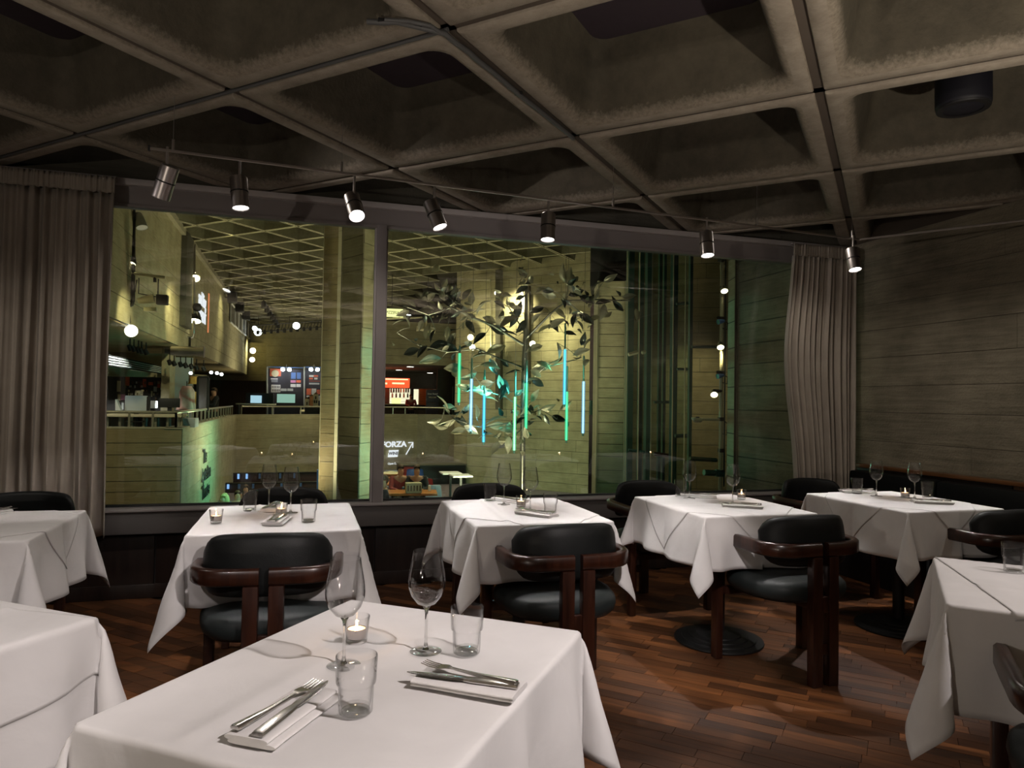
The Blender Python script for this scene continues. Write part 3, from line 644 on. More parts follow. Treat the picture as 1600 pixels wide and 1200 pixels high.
for x,l in ((-1.39,'against the long curtain'),(-.09,'against the window, behind the table with two tealights'),(1.13,'against the window, behind the table before the tree sculpture'),(2.23,'against the window, behind the table before the glass lift'),(3.50,'in the corner under the narrow curtain')):
    chair(x,4.40 if x<3 else 4.36,R(180),'black leather armchair '+l)
# ================================================================= TABLEWARE
bowl=[(.0,.098),(.008,.0985),(.020,.104),(.033,.120),(.0395,.138),(.0405,.150),(.039,.168),(.034,.195),(.0305,.218),(.0302,.2185),(.0298,.218),(.0333,.195),(.0383,.168),(.0398,.150),(.0388,.1385),(.032,.121),(.019,.106),(.008,.101),(0,.1005)]
stem=[(.0,.0045),(.0075,.005),(.0048,.010),(.0033,.022),(.0030,.05),(.0032,.08),(.0045,.091),(.0085,.0975),(.0,.0972)]
foot=[(0,.0002),(.033,.0002),(.0345,.0012),(.033,.0024),(.018,.0034),(.0072,.0052),(0,.0055)]
g_b,g_s,g_f=lathe(bowl,40,'bowl',60),lathe(stem,16,'stem',60),lathe(foot,40,'foot',60)
def wine(x,y,label,z=.7535):
    e=empty('wine_glass',(x,y,z),0,label,'glass','stemmed wine glasses'); link('bowl',g_b,'drink_glass',e); link('stem',g_s,'solid_glass',e); link('foot',g_f,'base_glass',e)
def tumbler_me():
    bm=bmesh.new(); seg=48; prof=[(.0,.0005),(.026,.0005),(.0284,.003),(.0288,.02),(.0296,.044),(.0306,.049),(.0338,.0515),(.0346,.055),(.0362,.098),(.0354,.0998),(.0344,.098),(.0326,.056),(.0288,.047),(.0268,.022),(.025,.012),(0,.011)]
    rings=[]
    for k,(r,z) in enumerate(prof):
        if r==0: rings.append([bm.verts.new((0,0,z))]); continue
        rings.append([bm.verts.new(((r*(1+(.040 if (i%2 and 1<k<5) else 0)))*math.cos(2*pi*i/seg),(r*(1+(.040 if (i%2 and 1<k<5) else 0)))*math.sin(2*pi*i/seg),z)) for i in range(seg)])
    for a,b_ in zip(rings,rings[1:]):
        for i in range(seg):
            j=(i+1)%seg
            if len(a)==1: bm.faces.new((a[0],b_[i],b_[j]))
            elif len(b_)==1: bm.faces.new((a[i],a[j],b_[0]))
            else: bm.faces.new((a[i],a[j],b_[j],b_[i]))
    return autosmooth(fin(bm,'tumbler'),50)
t_b=tumbler_me(); t_d=lathe([(0,.0008),(.0235,.0008),(.0245,.003),(.0245,.006),(.0225,.007),(0,.0065)],36,'glass_disc',60)
def tumbler(x,y,label,z=.7535):
    e=empty('tumbler',(x,y,z),0,label,'glass','ridged water tumblers'); link('glass_wall',t_b,'tumbler_glass',e); link('base',t_d,'base_glass',e)
c_g=lathe([(0,.0005),(.021,.0005),(.0235,.003),(.0250,.02),(.0290,.058),(.0283,.0595),(.0272,.058),(.0235,.022),(.0215,.010),(0,.009)],36,'holder',60)
c_w=lathe([(0,.0125),(.0195,.0125),(.0200,.0135),(.0208,.030),(.0195,.031),(0,.0285)],28,'wax'); c_c=lathe([(.0197,.0118),(.0207,.0118),(.0214,.0322),(.0206,.0322)],28,'cup')
c_f=lathe([(0,.031),(.0016,.033),(.0026,.037),(.0022,.043),(.0010,.049),(0,.052)],12,'flame')
def candle(x,y,label,z=.7535,W=.22):
    e=empty('tealight_candle',(x,y,z),0,label,'candle','tealights in glass cups'); link('glass_cup',c_g,'tumbler_glass',e); link('wax',c_w,'wax',e); link('foil_cup',c_c,'steel',e); link('flame',c_f,'flame',e)
    point((x,y,z+.044),W,(1,.55,.25),.004,'candle_light')
def napkin_me():
    bm=bmesh.new(); n=20
    def lay(x0,x1,z0,z1,L0,L1,r):
        sec=[]
        for k in range(n):
            a=2*pi*k/n; cx,cz=(x0+x1)/2,(z0+z1)/2; hx,hz=(x1-x0)/2,(z1-z0)/2; c,s=math.cos(a),math.sin(a)
            sec.append((cx+hx*abs(c)**.35*(1 if c>0 else -1),cz+hz*abs(s)**.8*(1 if s>0 else -1)))
        ys=[L0,L0+.006,L0+.03,(L0+L1)/2,L1-.03,L1-.006,L1]; rings=[[bm.verts.new((x+.001*math.sin(y*40),y,z)) for x,z in sec] for y in ys]
        for a,b_ in zip(rings,rings[1:]):
            for k in range(n): bm.faces.new((a[k],a[(k+1)%n],b_[(k+1)%n],b_[k]))
        bm.faces.new(rings[0][::-1]); bm.faces.new(rings[-1])
    lay(-.040,.048,.0002,.0075,-.105,.100,0); lay(-.044,.036,.0077,.0155,-.108,.098,0)
    return autosmooth(fin(bm,'napkin'),60)
nap=napkin_me()
def strip_me(pts,name):        # pts: (y, halfwidth, z, thickness)
    bm=bmesh.new(); rings=[]
    for y,w_,z,t in pts: rings.append([bm.verts.new((sx*w_*k,y,z+dz)) for sx,k,dz in ((-1,1,0),(-1,.8,t/2),(0,1,t*.62),(1,.8,t/2),(1,1,0),(1,.8,-t/2),(0,1,-t*.5),(-1,.8,-t/2))])
    for a,b_ in zip(rings,rings[1:]):
        for k in range(8): bm.faces.new((a[k],a[(k+1)%8],b_[(k+1)%8],b_[k]))
    bm.faces.new(rings[0][::-1]); bm.faces.new(rings[-1]); return autosmooth(fin(bm,name),50)
k_h=strip_me([(-.105,.0108,0,.006),(-.10,.0114,0,.008),(-.02,.0098,0,.0075),(.0,.0080,0,.006)],'handle')
k_b=strip_me([(.0,.0085,0,.003),(.02,.0105,0,.0022),(.075,.0098,0,.0018),(.105,.006,0,.0016),(.118,.001,0,.001)],'blade')
f_h=strip_me([(-.10,.0102,0,.005),(-.095,.0108,0,.006),(-.02,.0055,0,.005),(.02,.0036,.002,.004),(.04,.004,.003,.003)],'handle')
def fork_head():
    bm=bmesh.new(); P=[(.038,.004,.003),(.048,.009,.004),(.06,.0118,.002),(.068,.0122,.001)]; rings=[[bm.verts.new((sx*w_,y,z+dz)) for sx,dz in ((-1,.0008),(1,.0008),(1,-.0008),(-1,-.0008))] for y,w_,z in P]
    for a,b_ in zip(rings,rings[1:]):
        for k in range(4): bm.faces.new((a[k],a[(k+1)%4],b_[(k+1)%4],b_[k]))
    bm.faces.new(rings[0][::-1]); bm.faces.new(rings[-1])
    for k in range(4):
        x=-.0105+.007*k; tube_bm(bm,[(x,.066,.0012),(x,.085,.0022),(x*.97,.102,.0055)],[.0015,.0014,.0008],6)
    return autosmooth(fin(bm,'tines'),50)
f_t=fork_head()
def setting(x,y,rz,lab,kx=.014,ka=-4,fx=-.016,fa=3,z=.7545,sh=0.0,fz=0):
    n=link('napkin',nap,'napkin_linen',None,(x,y,z),(0,0,rz)); tag(n,'folded white napkin '+lab,'napkin','folded napkins under cutlery')
    M=Matrix.Rotation(rz,3,'Z')
    p=Vector((x,y,z+.0200))+M@Vector((kx,sh,0)); k=empty('table_knife',p,rz+R(ka),'steel knife on the napkin '+lab,'knife','steel knives'); link('handle',k_h,'cutlery_steel',k); link('blade',k_b,'cutlery_steel',k)
    p=Vector((x,y,z+.0190+fz))+M@Vector((fx,sh,0)); f=empty('table_fork',p,rz+R(fa),'steel fork on the napkin '+lab,'fork','steel forks'); link('handle',f_h,'cutlery_steel',f); link('tines',f_t,'cutlery_steel',f)
# near table
wine(.092,1.487,'wine glass beside the tealight on the near table',.7545); wine(.268,1.528,'wine glass beyond the knife on the near table',.7545)
tumbler(.100,1.262,'tumbler at the end of the cutlery on the near table',.7545); tumbler(.352,1.498,'tumbler at the far corner of the near table',.7545)
candle(.127,1.622,'lit tealight on the near table behind a wine glass',.7545)
setting(-.012,1.268,R(-33.5),'nearest the viewer on the near table',.010,3,-.018,-7,fz=.003)
setting(.312,1.318,R(-127+180-0)+R(0),'beside the far tumbler of the near table',-.012,5,.008,-5,fz=.005)
# table with two tealights
T='on the table with two tealights'
wine(-.150,3.665,'back left wine glass '+T); wine(-.045,3.52,'front right wine glass '+T); tumbler(-.235,3.62,'tumbler behind, '+T); tumbler(.035,3.25,'tumbler near the chair back, '+T)
candle(-.350,3.30,'lit tealight alone at the left edge of the table nearest the mullion'); candle(-.085,3.46,'lit tealight between the glasses '+T)
setting(-.10,3.28,R(-10),'near side of the table with two tealights'); setting(-.13,3.66,R(168),'window side of the table with two tealights')
T='on the table before the tree sculpture'
wine(1.035,3.60,'back wine glass '+T); wine(1.11,3.38,'right wine glass '+T); tumbler(.985,3.70,'tumbler nearest the window '+T); tumbler(1.175,3.26,'tumbler nearest the chair '+T); candle(1.10,3.50,'lit tealight '+T)
setting(1.09,3.23,R(35),'near side of the table before the tree sculpture'); setting(1.10,3.70,R(215),'window side of the table before the tree sculpture')
T='on the table before the glass lift'
wine(2.165,3.63,'left wine glass '+T); wine(2.30,3.40,'right wine glass '+T); tumbler(2.15,3.705,'tumbler '+T); candle(2.46,3.55,'lit tealight '+T)
setting(2.265,3.27,R(62),'near side of the table before the glass lift'); setting(2.26,3.68,R(240),'window side of the table before the glass lift')
T='on the corner table by the banquette'
wine(3.40,3.52,'left wine glass '+T); wine(3.56,3.39,'right wine glass '+T); tumbler(3.37,3.645,'left tumbler '+T); tumbler(3.66,3.39,'right tumbler '+T); candle(3.53,3.43,'lit tealight '+T)
setting(3.48,3.20,R(62),'near side of the corner table'); setting(3.42,3.69,R(250),'window side of the corner table')
tumbler(2.30,1.79,'single tumbler on the table at the right edge'); setting(-1.36,3.72,R(-60),'on the table before the long curtain')
# ================================================================= THE LOBBY BEYOND THE GLASS
ORD=['first','second','third','fourth','fifth','sixth','seventh','eighth']
LZ=-1.5; HZ=5.75; LX=-3.23; TX=-2.13
def quadwall(name,p0,p1,z0,z1,th,mat,kind='structure'):
    """upright slab from plan point p0 to p1; its face looks to the left-hand normal of p0->p1 reversed (thickness goes away)"""
    p0,p1=Vector((*p0,0)),Vector((*p1,0)); d=(p1-p0); L_=d.length; d.normalize(); n=Vector((-d.y,d.x,0)); c=(p0+p1)/2+n*th/2; c.z=(z0+z1)/2
    o=link(name,box_me((L_,th,z1-z0),0,name),mat,None,c,(0,0,math.atan2(d.y,d.x))); return tag(o,kind=kind)
def bwall(name,p0,p1,z0,z1,ch,mat,seed,th=.3,lmax=4.0,proud=.02,back='concrete_dark',gap=.012):
    """board-marked wall: an Empty-free slab whose boards are its parts; walk p0->p1 with the visible face on the right"""
    o=quadwall(name,p0,p1,z0,z1,th,back); d=(Vector(p1)-Vector(p0)).normalized(); nrm=(d.y,-d.x)
    inv=(Matrix.Translation(o.location)@Matrix.Rotation(o.rotation_euler.z,4,'Z')).inverted()
    boards(None,p0,p1,z0,z1,ch,mat,nrm,random.Random(seed),lmax=lmax,proud=proud,gap=gap)
    for b_ in [x for x in COL.objects if x.parent is None and x.name.startswith('concrete_board')]:
        b_.parent=o; b_.matrix_parent_inverse=inv
    return o
tag(B('lobby_floor',(-14,5.3,LZ-.2),(16,60,LZ),'purple_carpet'),kind='structure')
tag(B('upper_floor',(-16,14.3,-.35),(TX-.05,60,-.12),'concrete_dark'),kind='structure')
BW=[(TX,25.3),(3.1,28.4),(4.56,29.0),(6.6,27.6)]
bm=bmesh.new(); pts=[(-2.2,25.6),(3.1,28.7),(4.56,29.3),(6.9,27.8),(16,27.8),(16,60),(-2.2,60)]
top=[bm.verts.new((*p,-.12)) for p in pts]; bot=[bm.verts.new((*p,-.35)) for p in pts]; bm.faces.new(top); bm.faces.new(bot[::-1])
for i in range(len(pts)): bm.faces.new((top[i],bot[i],bot[(i+1)%len(pts)],top[(i+1)%len(pts)]))
tag(link('upper_floor_far',fin(bm,'slab'),'concrete_dark'),kind='structure'); bpy.data.objects['upper_floor_far'].name='upper_floor.001'
# parapets
bwall('parapet',(-4.6,14.2),(TX,14.2),LZ,.70,.215,'concrete_brown',21,.25,6,.03)
p2=bwall('parapet_side',(TX,14.22),(TX,25.3),LZ,.70,.24,'concrete_lobby',22,.25,5.5,.012,gap=.004)
p3=bwall('parapet_back',BW[0],BW[1],LZ,.70,.35,'concrete_lobby',23,.25,9,.012,gap=.006)
p4=bwall('parapet_back',BW[1],BW[2],LZ+0,.70,.5,'concrete_lobby',24,.25,9,.01,gap=.004)
p5=bwall('parapet_back',BW[2],BW[3],LZ+0,.70,.6,'concrete_plain',25,.25,9,.008,gap=.004)
for a,b_ in (((-4.6,14.2),(TX-.02,14.2)),((TX-.0,14.15),(TX-.0,25.3)),(BW[0],BW[1]),(BW[1],BW[2]),(BW[2],BW[3])):
    o=quadwall('trim_coping',a,b_,.70,.725,.30,'concrete_plain')
# handrails
def railing(name,pts,label,n,mat='lobby_steel',zt=1.0):
    e=empty(name,(pts[0][0],pts[0][1],.72),0,label,'railing'); o=Vector((pts[0][0],pts[0][1],.72))
    P=[Vector((x,y,zt)) for x,y in pts]; link('handrail',tube([p-o for p in P],.028,8,'handrail'),mat,e)
    for a,b_,k in zip(P,P[1:],n):
        for i in range(k+1):
            p=a.lerp(b_,i/max(1,k)); link('post',box_me((.035,.05,zt-.71)),mat,e,Vector((p.x,p.y,(zt+.70)/2))-o)
railing('balcony_railing',[(-4.6,14.33),(-2.26,14.33),(-2.26,25.2)],'steel handrail on the balcony corner in front of the shop',(6,16))
railing('balcony_railing',[(-2.0,25.6),(.9,27.3)],'steel handrail in front of the exhibition panels',(3,))
railing('balcony_railing',[(3.0,28.6),(4.56,29.2),(6.6,27.9)],'steel handrail in front of the lobby bar',(3,2))
# lettering on the side parapet (face looks +X)
g=empty('theatre_lettering',(TX+.02,17.5,-.2),0,'black lettering The Lyttelton Theatre on the green-lit parapet wall','sign')
for s,yy,z in (('The',17.25,-.05),('Lyttelton',17.6,-.46),('Theatre',17.55,-.86)): text('word',s,.42,'paint_black',g,(.014,yy-17.5,z+.2),(R(90),0,R(90)),.006,.98,'CENTER',.03)
# left upper wall with its soffit
bw=bwall('wall_lobby_left',(LX,12.6),(LX,48),2.65,HZ+.3,.42,'concrete_lobby',26,.4,7,.02,gap=.016)
tag(B('ceiling_shop',(-15,12.6,2.62),(LX-.02,48,2.66),'concrete_brown'),kind='structure')
fc=B('column_fin',(LX,20.5,3.2),(LX+.16,21.6,HZ),'concrete_dark',bev=.02); tag(fc,kind='structure')
fe=B('column_fin_edge',(LX+.0,21.6,3.2),(LX+.06,21.75,HZ),'concrete_plain'); tag(fe,kind='structure')
bwall('wall_lobby_back',(-6,46),(2.2,43),2.6,HZ+.3,.55,'concrete_plain',27,.4,6,.02)
bwall('wall_lobby_return',(-6,44.6),(-2.1,44.6),2.3,4.6,.45,'concrete_lobby',28,.3,6,.02)
tag(B('wall_slat_backing',(-12,47.2,-.12),(2.5,47.3,2.7),'brown_wood'),kind='structure')
sb=bpy.data.objects['wall_slat_backing']
for k in range(46):
    link('slat',unit('brown_wood'),None,sb,(-5.6+k*.14-sb.location.x,-.14,0),None,(.11,.05,2.6))
# exhibition panels on posts
def px(x,y,Y): return at(x,y,'Y',Y)
ex=empty('exhibition_board',(-.7,32,-.12),0,'dark exhibition board with text, photographs and a small screen behind the railing','display board')
def onbd(par,Y,x0,y0,x1,y1,mat,name='print',th=.01,dy=0):
    a,b_=px(x0,y0,Y),px(x1,y1,Y); o=B(name,(min(a.x,b_.x),Y-th+dy,min(a.z,b_.z)),(max(a.x,b_.x),Y+dy,max(a.z,b_.z)),mat,par)
    o.location=o.location-par.location; return o
o_=onbd(ex,32,418,576,474,648,'poster_dark','panel',.06,.06)
for q in [(422,576,439,588,'poster_red'),(423,591,434,593,'poster_white'),(424,594,434,595,'grey_plastic'),(424,596,434,597,'grey_plastic'),(424,601,438,613,'poster_white'),(439,607,448,611,'grey_plastic'),(449,607,458,611,'grey_plastic'),(455,582,462,592,'poster_blue'),(464,582,470,592,'poster_blue'),(454,594,462,598,'poster_pink'),(463,594,470,598,'poster_red'),(454,600,462,605,'poster_white'),(463,600,470,605,'poster_white')]:
    onbd(ex,32,*q[:4],q[4],'print',.015)
onbd(ex,32,432,614,462,631,'black_metal','screen_case',.05); onbd(ex,32,433,615.5,461,629.5,'screen_glow','screen',.055)
d_=px(430,583.5,32); link('portrait',lathe([(0,0),(.15,0),(.15,.012),(0,.012)],24),'poster_cream',ex,d_-ex.location-Vector((0,.03,0)),(R(90),0,0))
for k in range(5): onbd(ex,32,425+k*2.6,603,426.2+k*2.6,606.5,'poster_dark','print',.018); onbd(ex,32,425+k*2.6,608,426.4+k*2.6,612,'poster_dark','print',.018)
ex2=empty('exhibition_board',(.4,32,-.12),0,'second dark exhibition board with pink and white pictures beside the pier','display board')
onbd(ex2,32,477,576,506,648,'poster_dark','panel',.06,.06)
for q in [(483,586,490,589,'poster_white'),(490,586,497,589,'poster_red'),(483,590,489,593,'poster_red'),(491,590,496,593,'poster_white'),(483,595,500,596,'poster_red'),(483,598,499,601,'grey_plastic'),(479,607,486,617,'poster_red'),(487,607,494,617,'poster_white'),(495,609,500,616,'poster_red'),(479,618,500,626,'poster_white'),(481,620,485,625,'poster_dark'),(487,620,491,625,'poster_dark'),(493,620,497,625,'poster_dark')]: onbd(ex2,32,*q[:4],q[4],'print',.015)
for xx,par in ((417.5,ex),(475.5,ex2)):
    a,b_=px(xx,573,31.9),px(xx,667.5,31.9); link('post',tube([b_-par.location,a-par.location],.04,8),'grey_plastic',par)
    onbd(par,31.95,417 if par is ex else 476,572.5,475 if par is ex else 506,575.5,'poster_blue','top_rail',.04)
for xx,l in ((447,'white spotlight clipped over the first exhibition board'),(491,'white spotlight clipped over the second exhibition board')):
    p=px(xx,578,31.0); s=empty('board_spotlight',p,0,l,'spotlight'); 
    for dx in (-.13,.13): link('housing',lathe([(.03,.1),(.08,.06),(.08,-.02),(0,-.02)],16),'white_lens',s,(dx,0,0),(R(-30),0,0))
    link('arm',tube([(0,.9,.25),(0,.3,.2),(0,0,.06)],.02,6),'black_metal',s); link('clamp',tube([(-.16,0,.05),(.16,0,.05)],.02,6),'black_metal',s)
spot(px(447,570,30.9),px(449,592,32),60,70,(.85,.85,1),.8,.05); spot(px(491,574,31.0),px(491,596,32),30,70,(.85,.85,1),.8,.05)
md=empty('model_house',px(488,646,29.5)+Vector((0,0,0)),0,'small wooden model house on the parapet shelf below the exhibition boards','model')
md.location.z=.98
link('plinth',box_me((.6,.3,1.08)),'black_metal',md,(0,0,-.55))
for k,(dx,w_,h) in enumerate(((-.22,.16,.30),(-.05,.14,.42),(.12,.20,.50))): link('block',box_me((w_,.2,h)),'poster_cream' if k!=1 else 'orange_wood',md,(dx,0,h/2)); link('roof',lathe([(.13,0),(0,.08)],4),'brown_wood',md,(dx,0,h),(0,0,R(45)))
for dx,dz in ((-.22,.12),(.08,.2),(.16,.2),(.12,.36)): link('doorway',box_me((.05,.02,.12)),'black_metal',md,(dx,-.105,dz))
sh=empty('low_cabinet',px(490,655,30.5),0,'low cream cabinet with a dark opening behind the railing, below the model house','cabinet'); sh.location.z=-.12
link('carcass',box_me((1.1,.4,.95),.01),'poster_cream',sh,(0,.2,.475)); link('shelf_opening',box_me((.42,.03,.3)),'black_metal',sh,(-.3,-.0,.72)); link('plinth',box_me((1.14,.42,.08)),'black_metal',sh,(0,.2,.04))
tb=empty('display_table',px(400,648,30),0,'black display table with a small lit screen behind the railing, left of the boards','table'); tb.location.z=-.12
link('top',box_me((1.5,.7,.05)),'lobby_steel',tb,(0,0,1.16)); 
for dx in (-.65,.65): link('leg',box_me((.05,.6,1.14)),'black_metal',tb,(dx,0,.57))
link('cabinet',box_me((1.05,.3,.42),.01),'black_metal',tb,(.12,.1,1.40)); link('screen',box_me((.42,.03,.30)),'monitor_glow',tb,(0,-.17,1.36))
bl=empty('blue_banner',(0,0,0),0,'small blue banner fixed to the parapet wall under the railing','banner')
o_=px(443,655,26.4); bm=bmesh.new(); vs_=[px(x,y,26.55) for x,y in ((436,660),(455,660),(455,649),(444,649))]; f=[bm.verts.new(v) for v in vs_]; g2=[bm.verts.new(v+Vector((0,.03,0))) for v in vs_]
bm.faces.new(f); bm.faces.new(g2[::-1]); [bm.faces.new((f[i],f[(i+1)%4],g2[(i+1)%4],g2[i])) for i in range(4)]; link('cloth',fin(bm,'banner'),'blue_paint',bl)
# lighting truss along the top of the back wall
tr=empty('lighting_truss',px(398,512,40),0,'black lighting truss hanging below the coffered ceiling at the far end','truss'); o0=tr.location.copy()
a,b_=px(398,514,40)-o0,px(505,506,40)-o0
for dz in (-.18,.18): link('chord',tube([a+Vector((0,0,dz)),b_+Vector((0,0,dz))],.035,6),'black_metal',tr)
for t_ in (.05,.5,.95): link('suspension_rod',tube([a.lerp(b_,t_)+Vector((0,0,.18)),a.lerp(b_,t_)+Vector((0,0,HZ-o0.z-a.lerp(b_,t_).z+.02))+Vector((0,0,a.lerp(b_,t_).z))*1.0],.015,5),'black_metal',tr)
for k in range(22):
    p=a.lerp(b_,k/21); q=a.lerp(b_,min(1,(k+.5)/21)); link('brace',tube([p+Vector((0,0,-.18)),q+Vector((0,0,.18))],.02,5),'black_metal',tr)
    if k%2: link('lamp_can',lathe([(0,0),(.07,0),(.08,-.22),(0,-.22)],10),'black_metal',tr,p+Vector((0,-.05,-.1)))
def lampcan(name,loc,label,d,r,L_,body,lens,grp=None,tilt=(0,0,0),arm=None):
    e=empty(name,loc,0,label,'lamp',grp); q=Vector(d).normalized(); rt=(-q).to_track_quat('Z','Y').to_euler()
    h=link('housing',lathe([(0,L_),(r*.55,L_),(r*.75,L_*.75),(r,L_*.25),(r*1.05,0),(r*.95,0),(r*.8,L_*.3),(0,L_*.35)],20),body,e,(0,0,0),rt)
    link('lens',lathe([(0,.004),(r*.93,.004),(r*.93,.02),(0,.02)],20),lens,h)
    if arm: link('bracket',tube([Vector(a)-Vector(loc) for a in arm],.02,6),'black_metal',e)
    return e
p=px(463,509,39.6); lampcan('truss_lamp',p,'bright white lamp on the far lighting truss',(0,-1,-.3),.20,.35,'black_metal','white_lens')
# ---- fittings on the left wall ---------------------------------------------------
YL=15.0
def L(x,y,Y=YL): return px(x,y,Y)
pa=empty('wall_pipe',L(208,330),0,'bent steel conduit with lamps on the left lobby wall, next to the long curtain','pipe'); o0=pa.location.copy()
link('riser',tube([L(209,322)-o0,L(208,470)-o0,L(206,476)-o0,L(200,479)-o0,L(180,479)-o0],.035,8),'black_metal',pa)
link('bracket',tube([L(205,427)-o0,L(232,431)-o0,L(258,434)-o0],.035,8),'cream_steel',pa); link('bracket',tube([L(242,431)-o0,L(242,441)-o0],.03,8),'black_metal',pa)
link('cable',tube([L(204,428)-o0,L(198,441)-o0,L(190,444)-o0,L(182,443)-o0],.012,6),'black_rubber',pa); link('cable',tube([L(214,437)-o0,L(211,455)-o0,L(202,476)-o0,L(203,500)-o0],.012,6),'black_rubber',pa)
link('riser',tube([L(190,322)-o0,L(189,432)-o0],.02,8),'black_metal',pa)
lampcan('wall_lamp',L(202,413),'lit shaded lamp on the bent conduit near the curtain',(-.05,-.4,-1),.115,.25,'black_metal','warm_lens','lamps on the left lobby wall',arm=[L(202,405),L(208,403)])
lampcan('wall_lamp',L(222,356),'unlit pale lamp at the top of the conduit',(.3,-.3,-1),.10,.32,'grey_plastic','paint_white','lamps on the left lobby wall',arm=[L(216,345),L(208,343)])
lampcan('wall_lamp',L(205,517),'big round white floodlight low on the conduit near the curtain',(.15,-1,-.15),.12,.30,'cream_steel','white_lens','lamps on the left lobby wall',arm=[L(203,505),L(201,480)])
st=empty('stage_projector',L(243,468),0,'white stage projector with a black square hood hanging from the wall bracket','projector'); 
link('body',lathe([(0,-.20),(.05,-.19),(.07,-.08),(.09,.1),(0,.1)],16),'cream_steel',st,(-.12,0,0),(0,R(78),0)); link('barn_door',box_me((.20,.17,.19),.01),'black_metal',st,(.12,0,0)); link('yoke',tube([(-.30,0,.40),(-.30,0,.1),(.04,0,.05)],.012,6),'black_metal',st); link('yoke',tube([(.04,0,.40),(.04,0,.05)],.012,6),'black_metal',st); link('ballast',box_me((.22,.16,.08),.01),'cream_steel',st,(-.08,0,-.2))
Y2=22.0
pb=empty('wall_pipe',L(303,382,Y2),0,'second conduit with lamps right of the concrete fin on the left lobby wall','pipe'); o0=pb.location.copy()
link('riser',tube([L(292,381,Y2)-o0,L(303,382,Y2)-o0,L(303,455,Y2)-o0,L(303,520,Y2)-o0,L(301,527,Y2)-o0,L(283,527,Y2)-o0],.045,8),'brushed_steel',pb)
link('cable',tube([L(285,492,Y2)-o0,L(291,499,Y2)-o0,L(300,503,Y2)-o0],.016,6),'black_rubber',pb)
lampcan('wall_lamp',L(305,435,Y2),'bright bare lamp on the second conduit beside the concrete fin',(.1,-.6,-.6),.13,.2,'cream_steel','warm_lens','lamps on the left lobby wall')
lampcan('wall_lamp',L(305,502,Y2),'lit shaded lamp low on the second conduit, under the lettering',(0,-.45,-1),.16,.30,'black_metal','warm_lens','lamps on the left lobby wall')
gl=empty('wall_speaker',L(308,480,Y2-.1),0,'round dark speaker in front of the white wall lettering','speaker'); link('shell',lathe([(0,-.13),(.09,-.1),(.13,0),(.09,.1),(0,.13)],20),'speaker_black',gl); link('bracket',tube([(0,0,0),(-.1,.1,0)],.02,6),'black_metal',gl)
pj=empty('stage_projector',L(296,549,Y2-3),0,'long grey stage projector hanging under the soffit corner','projector'); link('body',tube([(-.42,0,0),(-.2,0,.0),(.2,0,.0),(.34,0,0)],[.11,.13,.12,.15],14),'brushed_steel',pj); link('hanger',tube([(0,0,.05),(0,0,.35)],.03,6),'black_metal',pj); link('lens_tube',tube([(-.55,0,0),(-.4,0,0)],.08,12),'black_metal',pj)
# sign on the left wall
sg=empty('wall_sign',(LX+.03,24.6,4.2),0,'white lettering panel with an orange stripe on the left lobby wall','sign')
SY=24.55
text('word','and Ring',.62,'sign_white',sg,(.01,.0,.22),(R(90),0,R(90)),.01,.8); text('word','PRESENT',.50,'sign_white',sg,(.01,.0,-.33),(R(90),0,R(90)),.01,.95)
link('stripe',box_me((.03,.16,1.35)),'sign_orange',sg,(.0,1.62,0))
# tall display frames and speakers high on the wall
for k,(x,y0,y1) in enumerate(((364,477,507),(370,484,512),(376,489,518),(381,494,522),(386,499,526),(390,504,529))):
    p=at(x,(y0+y1)/2,'X',LX+.08); zt=at(x,y0,'X',LX+.08).z; zb=at(x,y1,'X',LX+.08).z; h=zt-zb; W_=p.y*.03
    f=empty('display_case',p,0,['tall narrow display frame nearest the lettering on the left lobby wall','second tall display frame along the left lobby wall','third tall display frame along the left lobby wall','fourth tall display frame along the left lobby wall','fifth tall display frame along the left lobby wall','last tall display frame at the far end of the left lobby wall'][k],'frame','tall display frames on the lobby wall')
    link('stile',box_me((.05,.07,h)),'paint_white',f,(0,-W_,0)); link('stile',box_me((.05,.07,h)),'paint_white',f,(0,W_,0)); link('rail',box_me((.05,2*W_,.06)),'paint_white',f,(0,0,h/2)); link('rail',box_me((.05,2*W_,.06)),'paint_white',f,(0,0,-h/2)); link('picture',box_me((.02,2*W_-.07,h-.06)),'concrete_dark',f,(-.02,0,0))
for k,(x,y) in enumerate(((363,465),(375,480),(385,492))):
    p=at(x,y,'X',LX+.3); s=empty('wall_speaker',p,0,['black speaker box nearest along the top of the left lobby wall','middle black speaker box along the top of the left lobby wall','farthest black speaker box along the top of the left lobby wall'][k],'speaker'); link('box',box_me((.35,.5,.36*p.y/34+.1),.02),'speaker_black',s); link('bracket',box_me((.2,.06,.06)),'black_metal',s,(-.25,0,0))
for k,(x,y,r) in enumerate(((398,513,.14),(403,519,.22),(395,548,.17),(394,562,.15))):
    p=px(x,y,42); lampcan('wall_lamp',p,['small bright lamp at the far end of the lobby, topmost','large white floodlight at the far end of the lobby','upper yellow lamp glowing on the far wall corner','lower yellow lamp glowing on the far wall corner'][k],(0,-1,-.2),r,.4,'black_metal','white_lens' if k<2 else 'warm_lens','lamps on the left lobby wall')
tk2=empty('ceiling_track',px(412,468,33),0,'black ceiling track with small lamps in the middle of the lobby','track'); o0=tk2.location.copy(); a,b_=px(412,470,30)-o0,px(436,506,42)-o0
link('bar',tube([a,b_],.03,6),'black_metal',tk2)
for k in range(7): link('lamp_can',lathe([(0,0),(.09,0),(.10,-.28),(0,-.28)],10),'black_metal',tk2,a.lerp(b_,k/6.5)+Vector((0,0,-.02)))
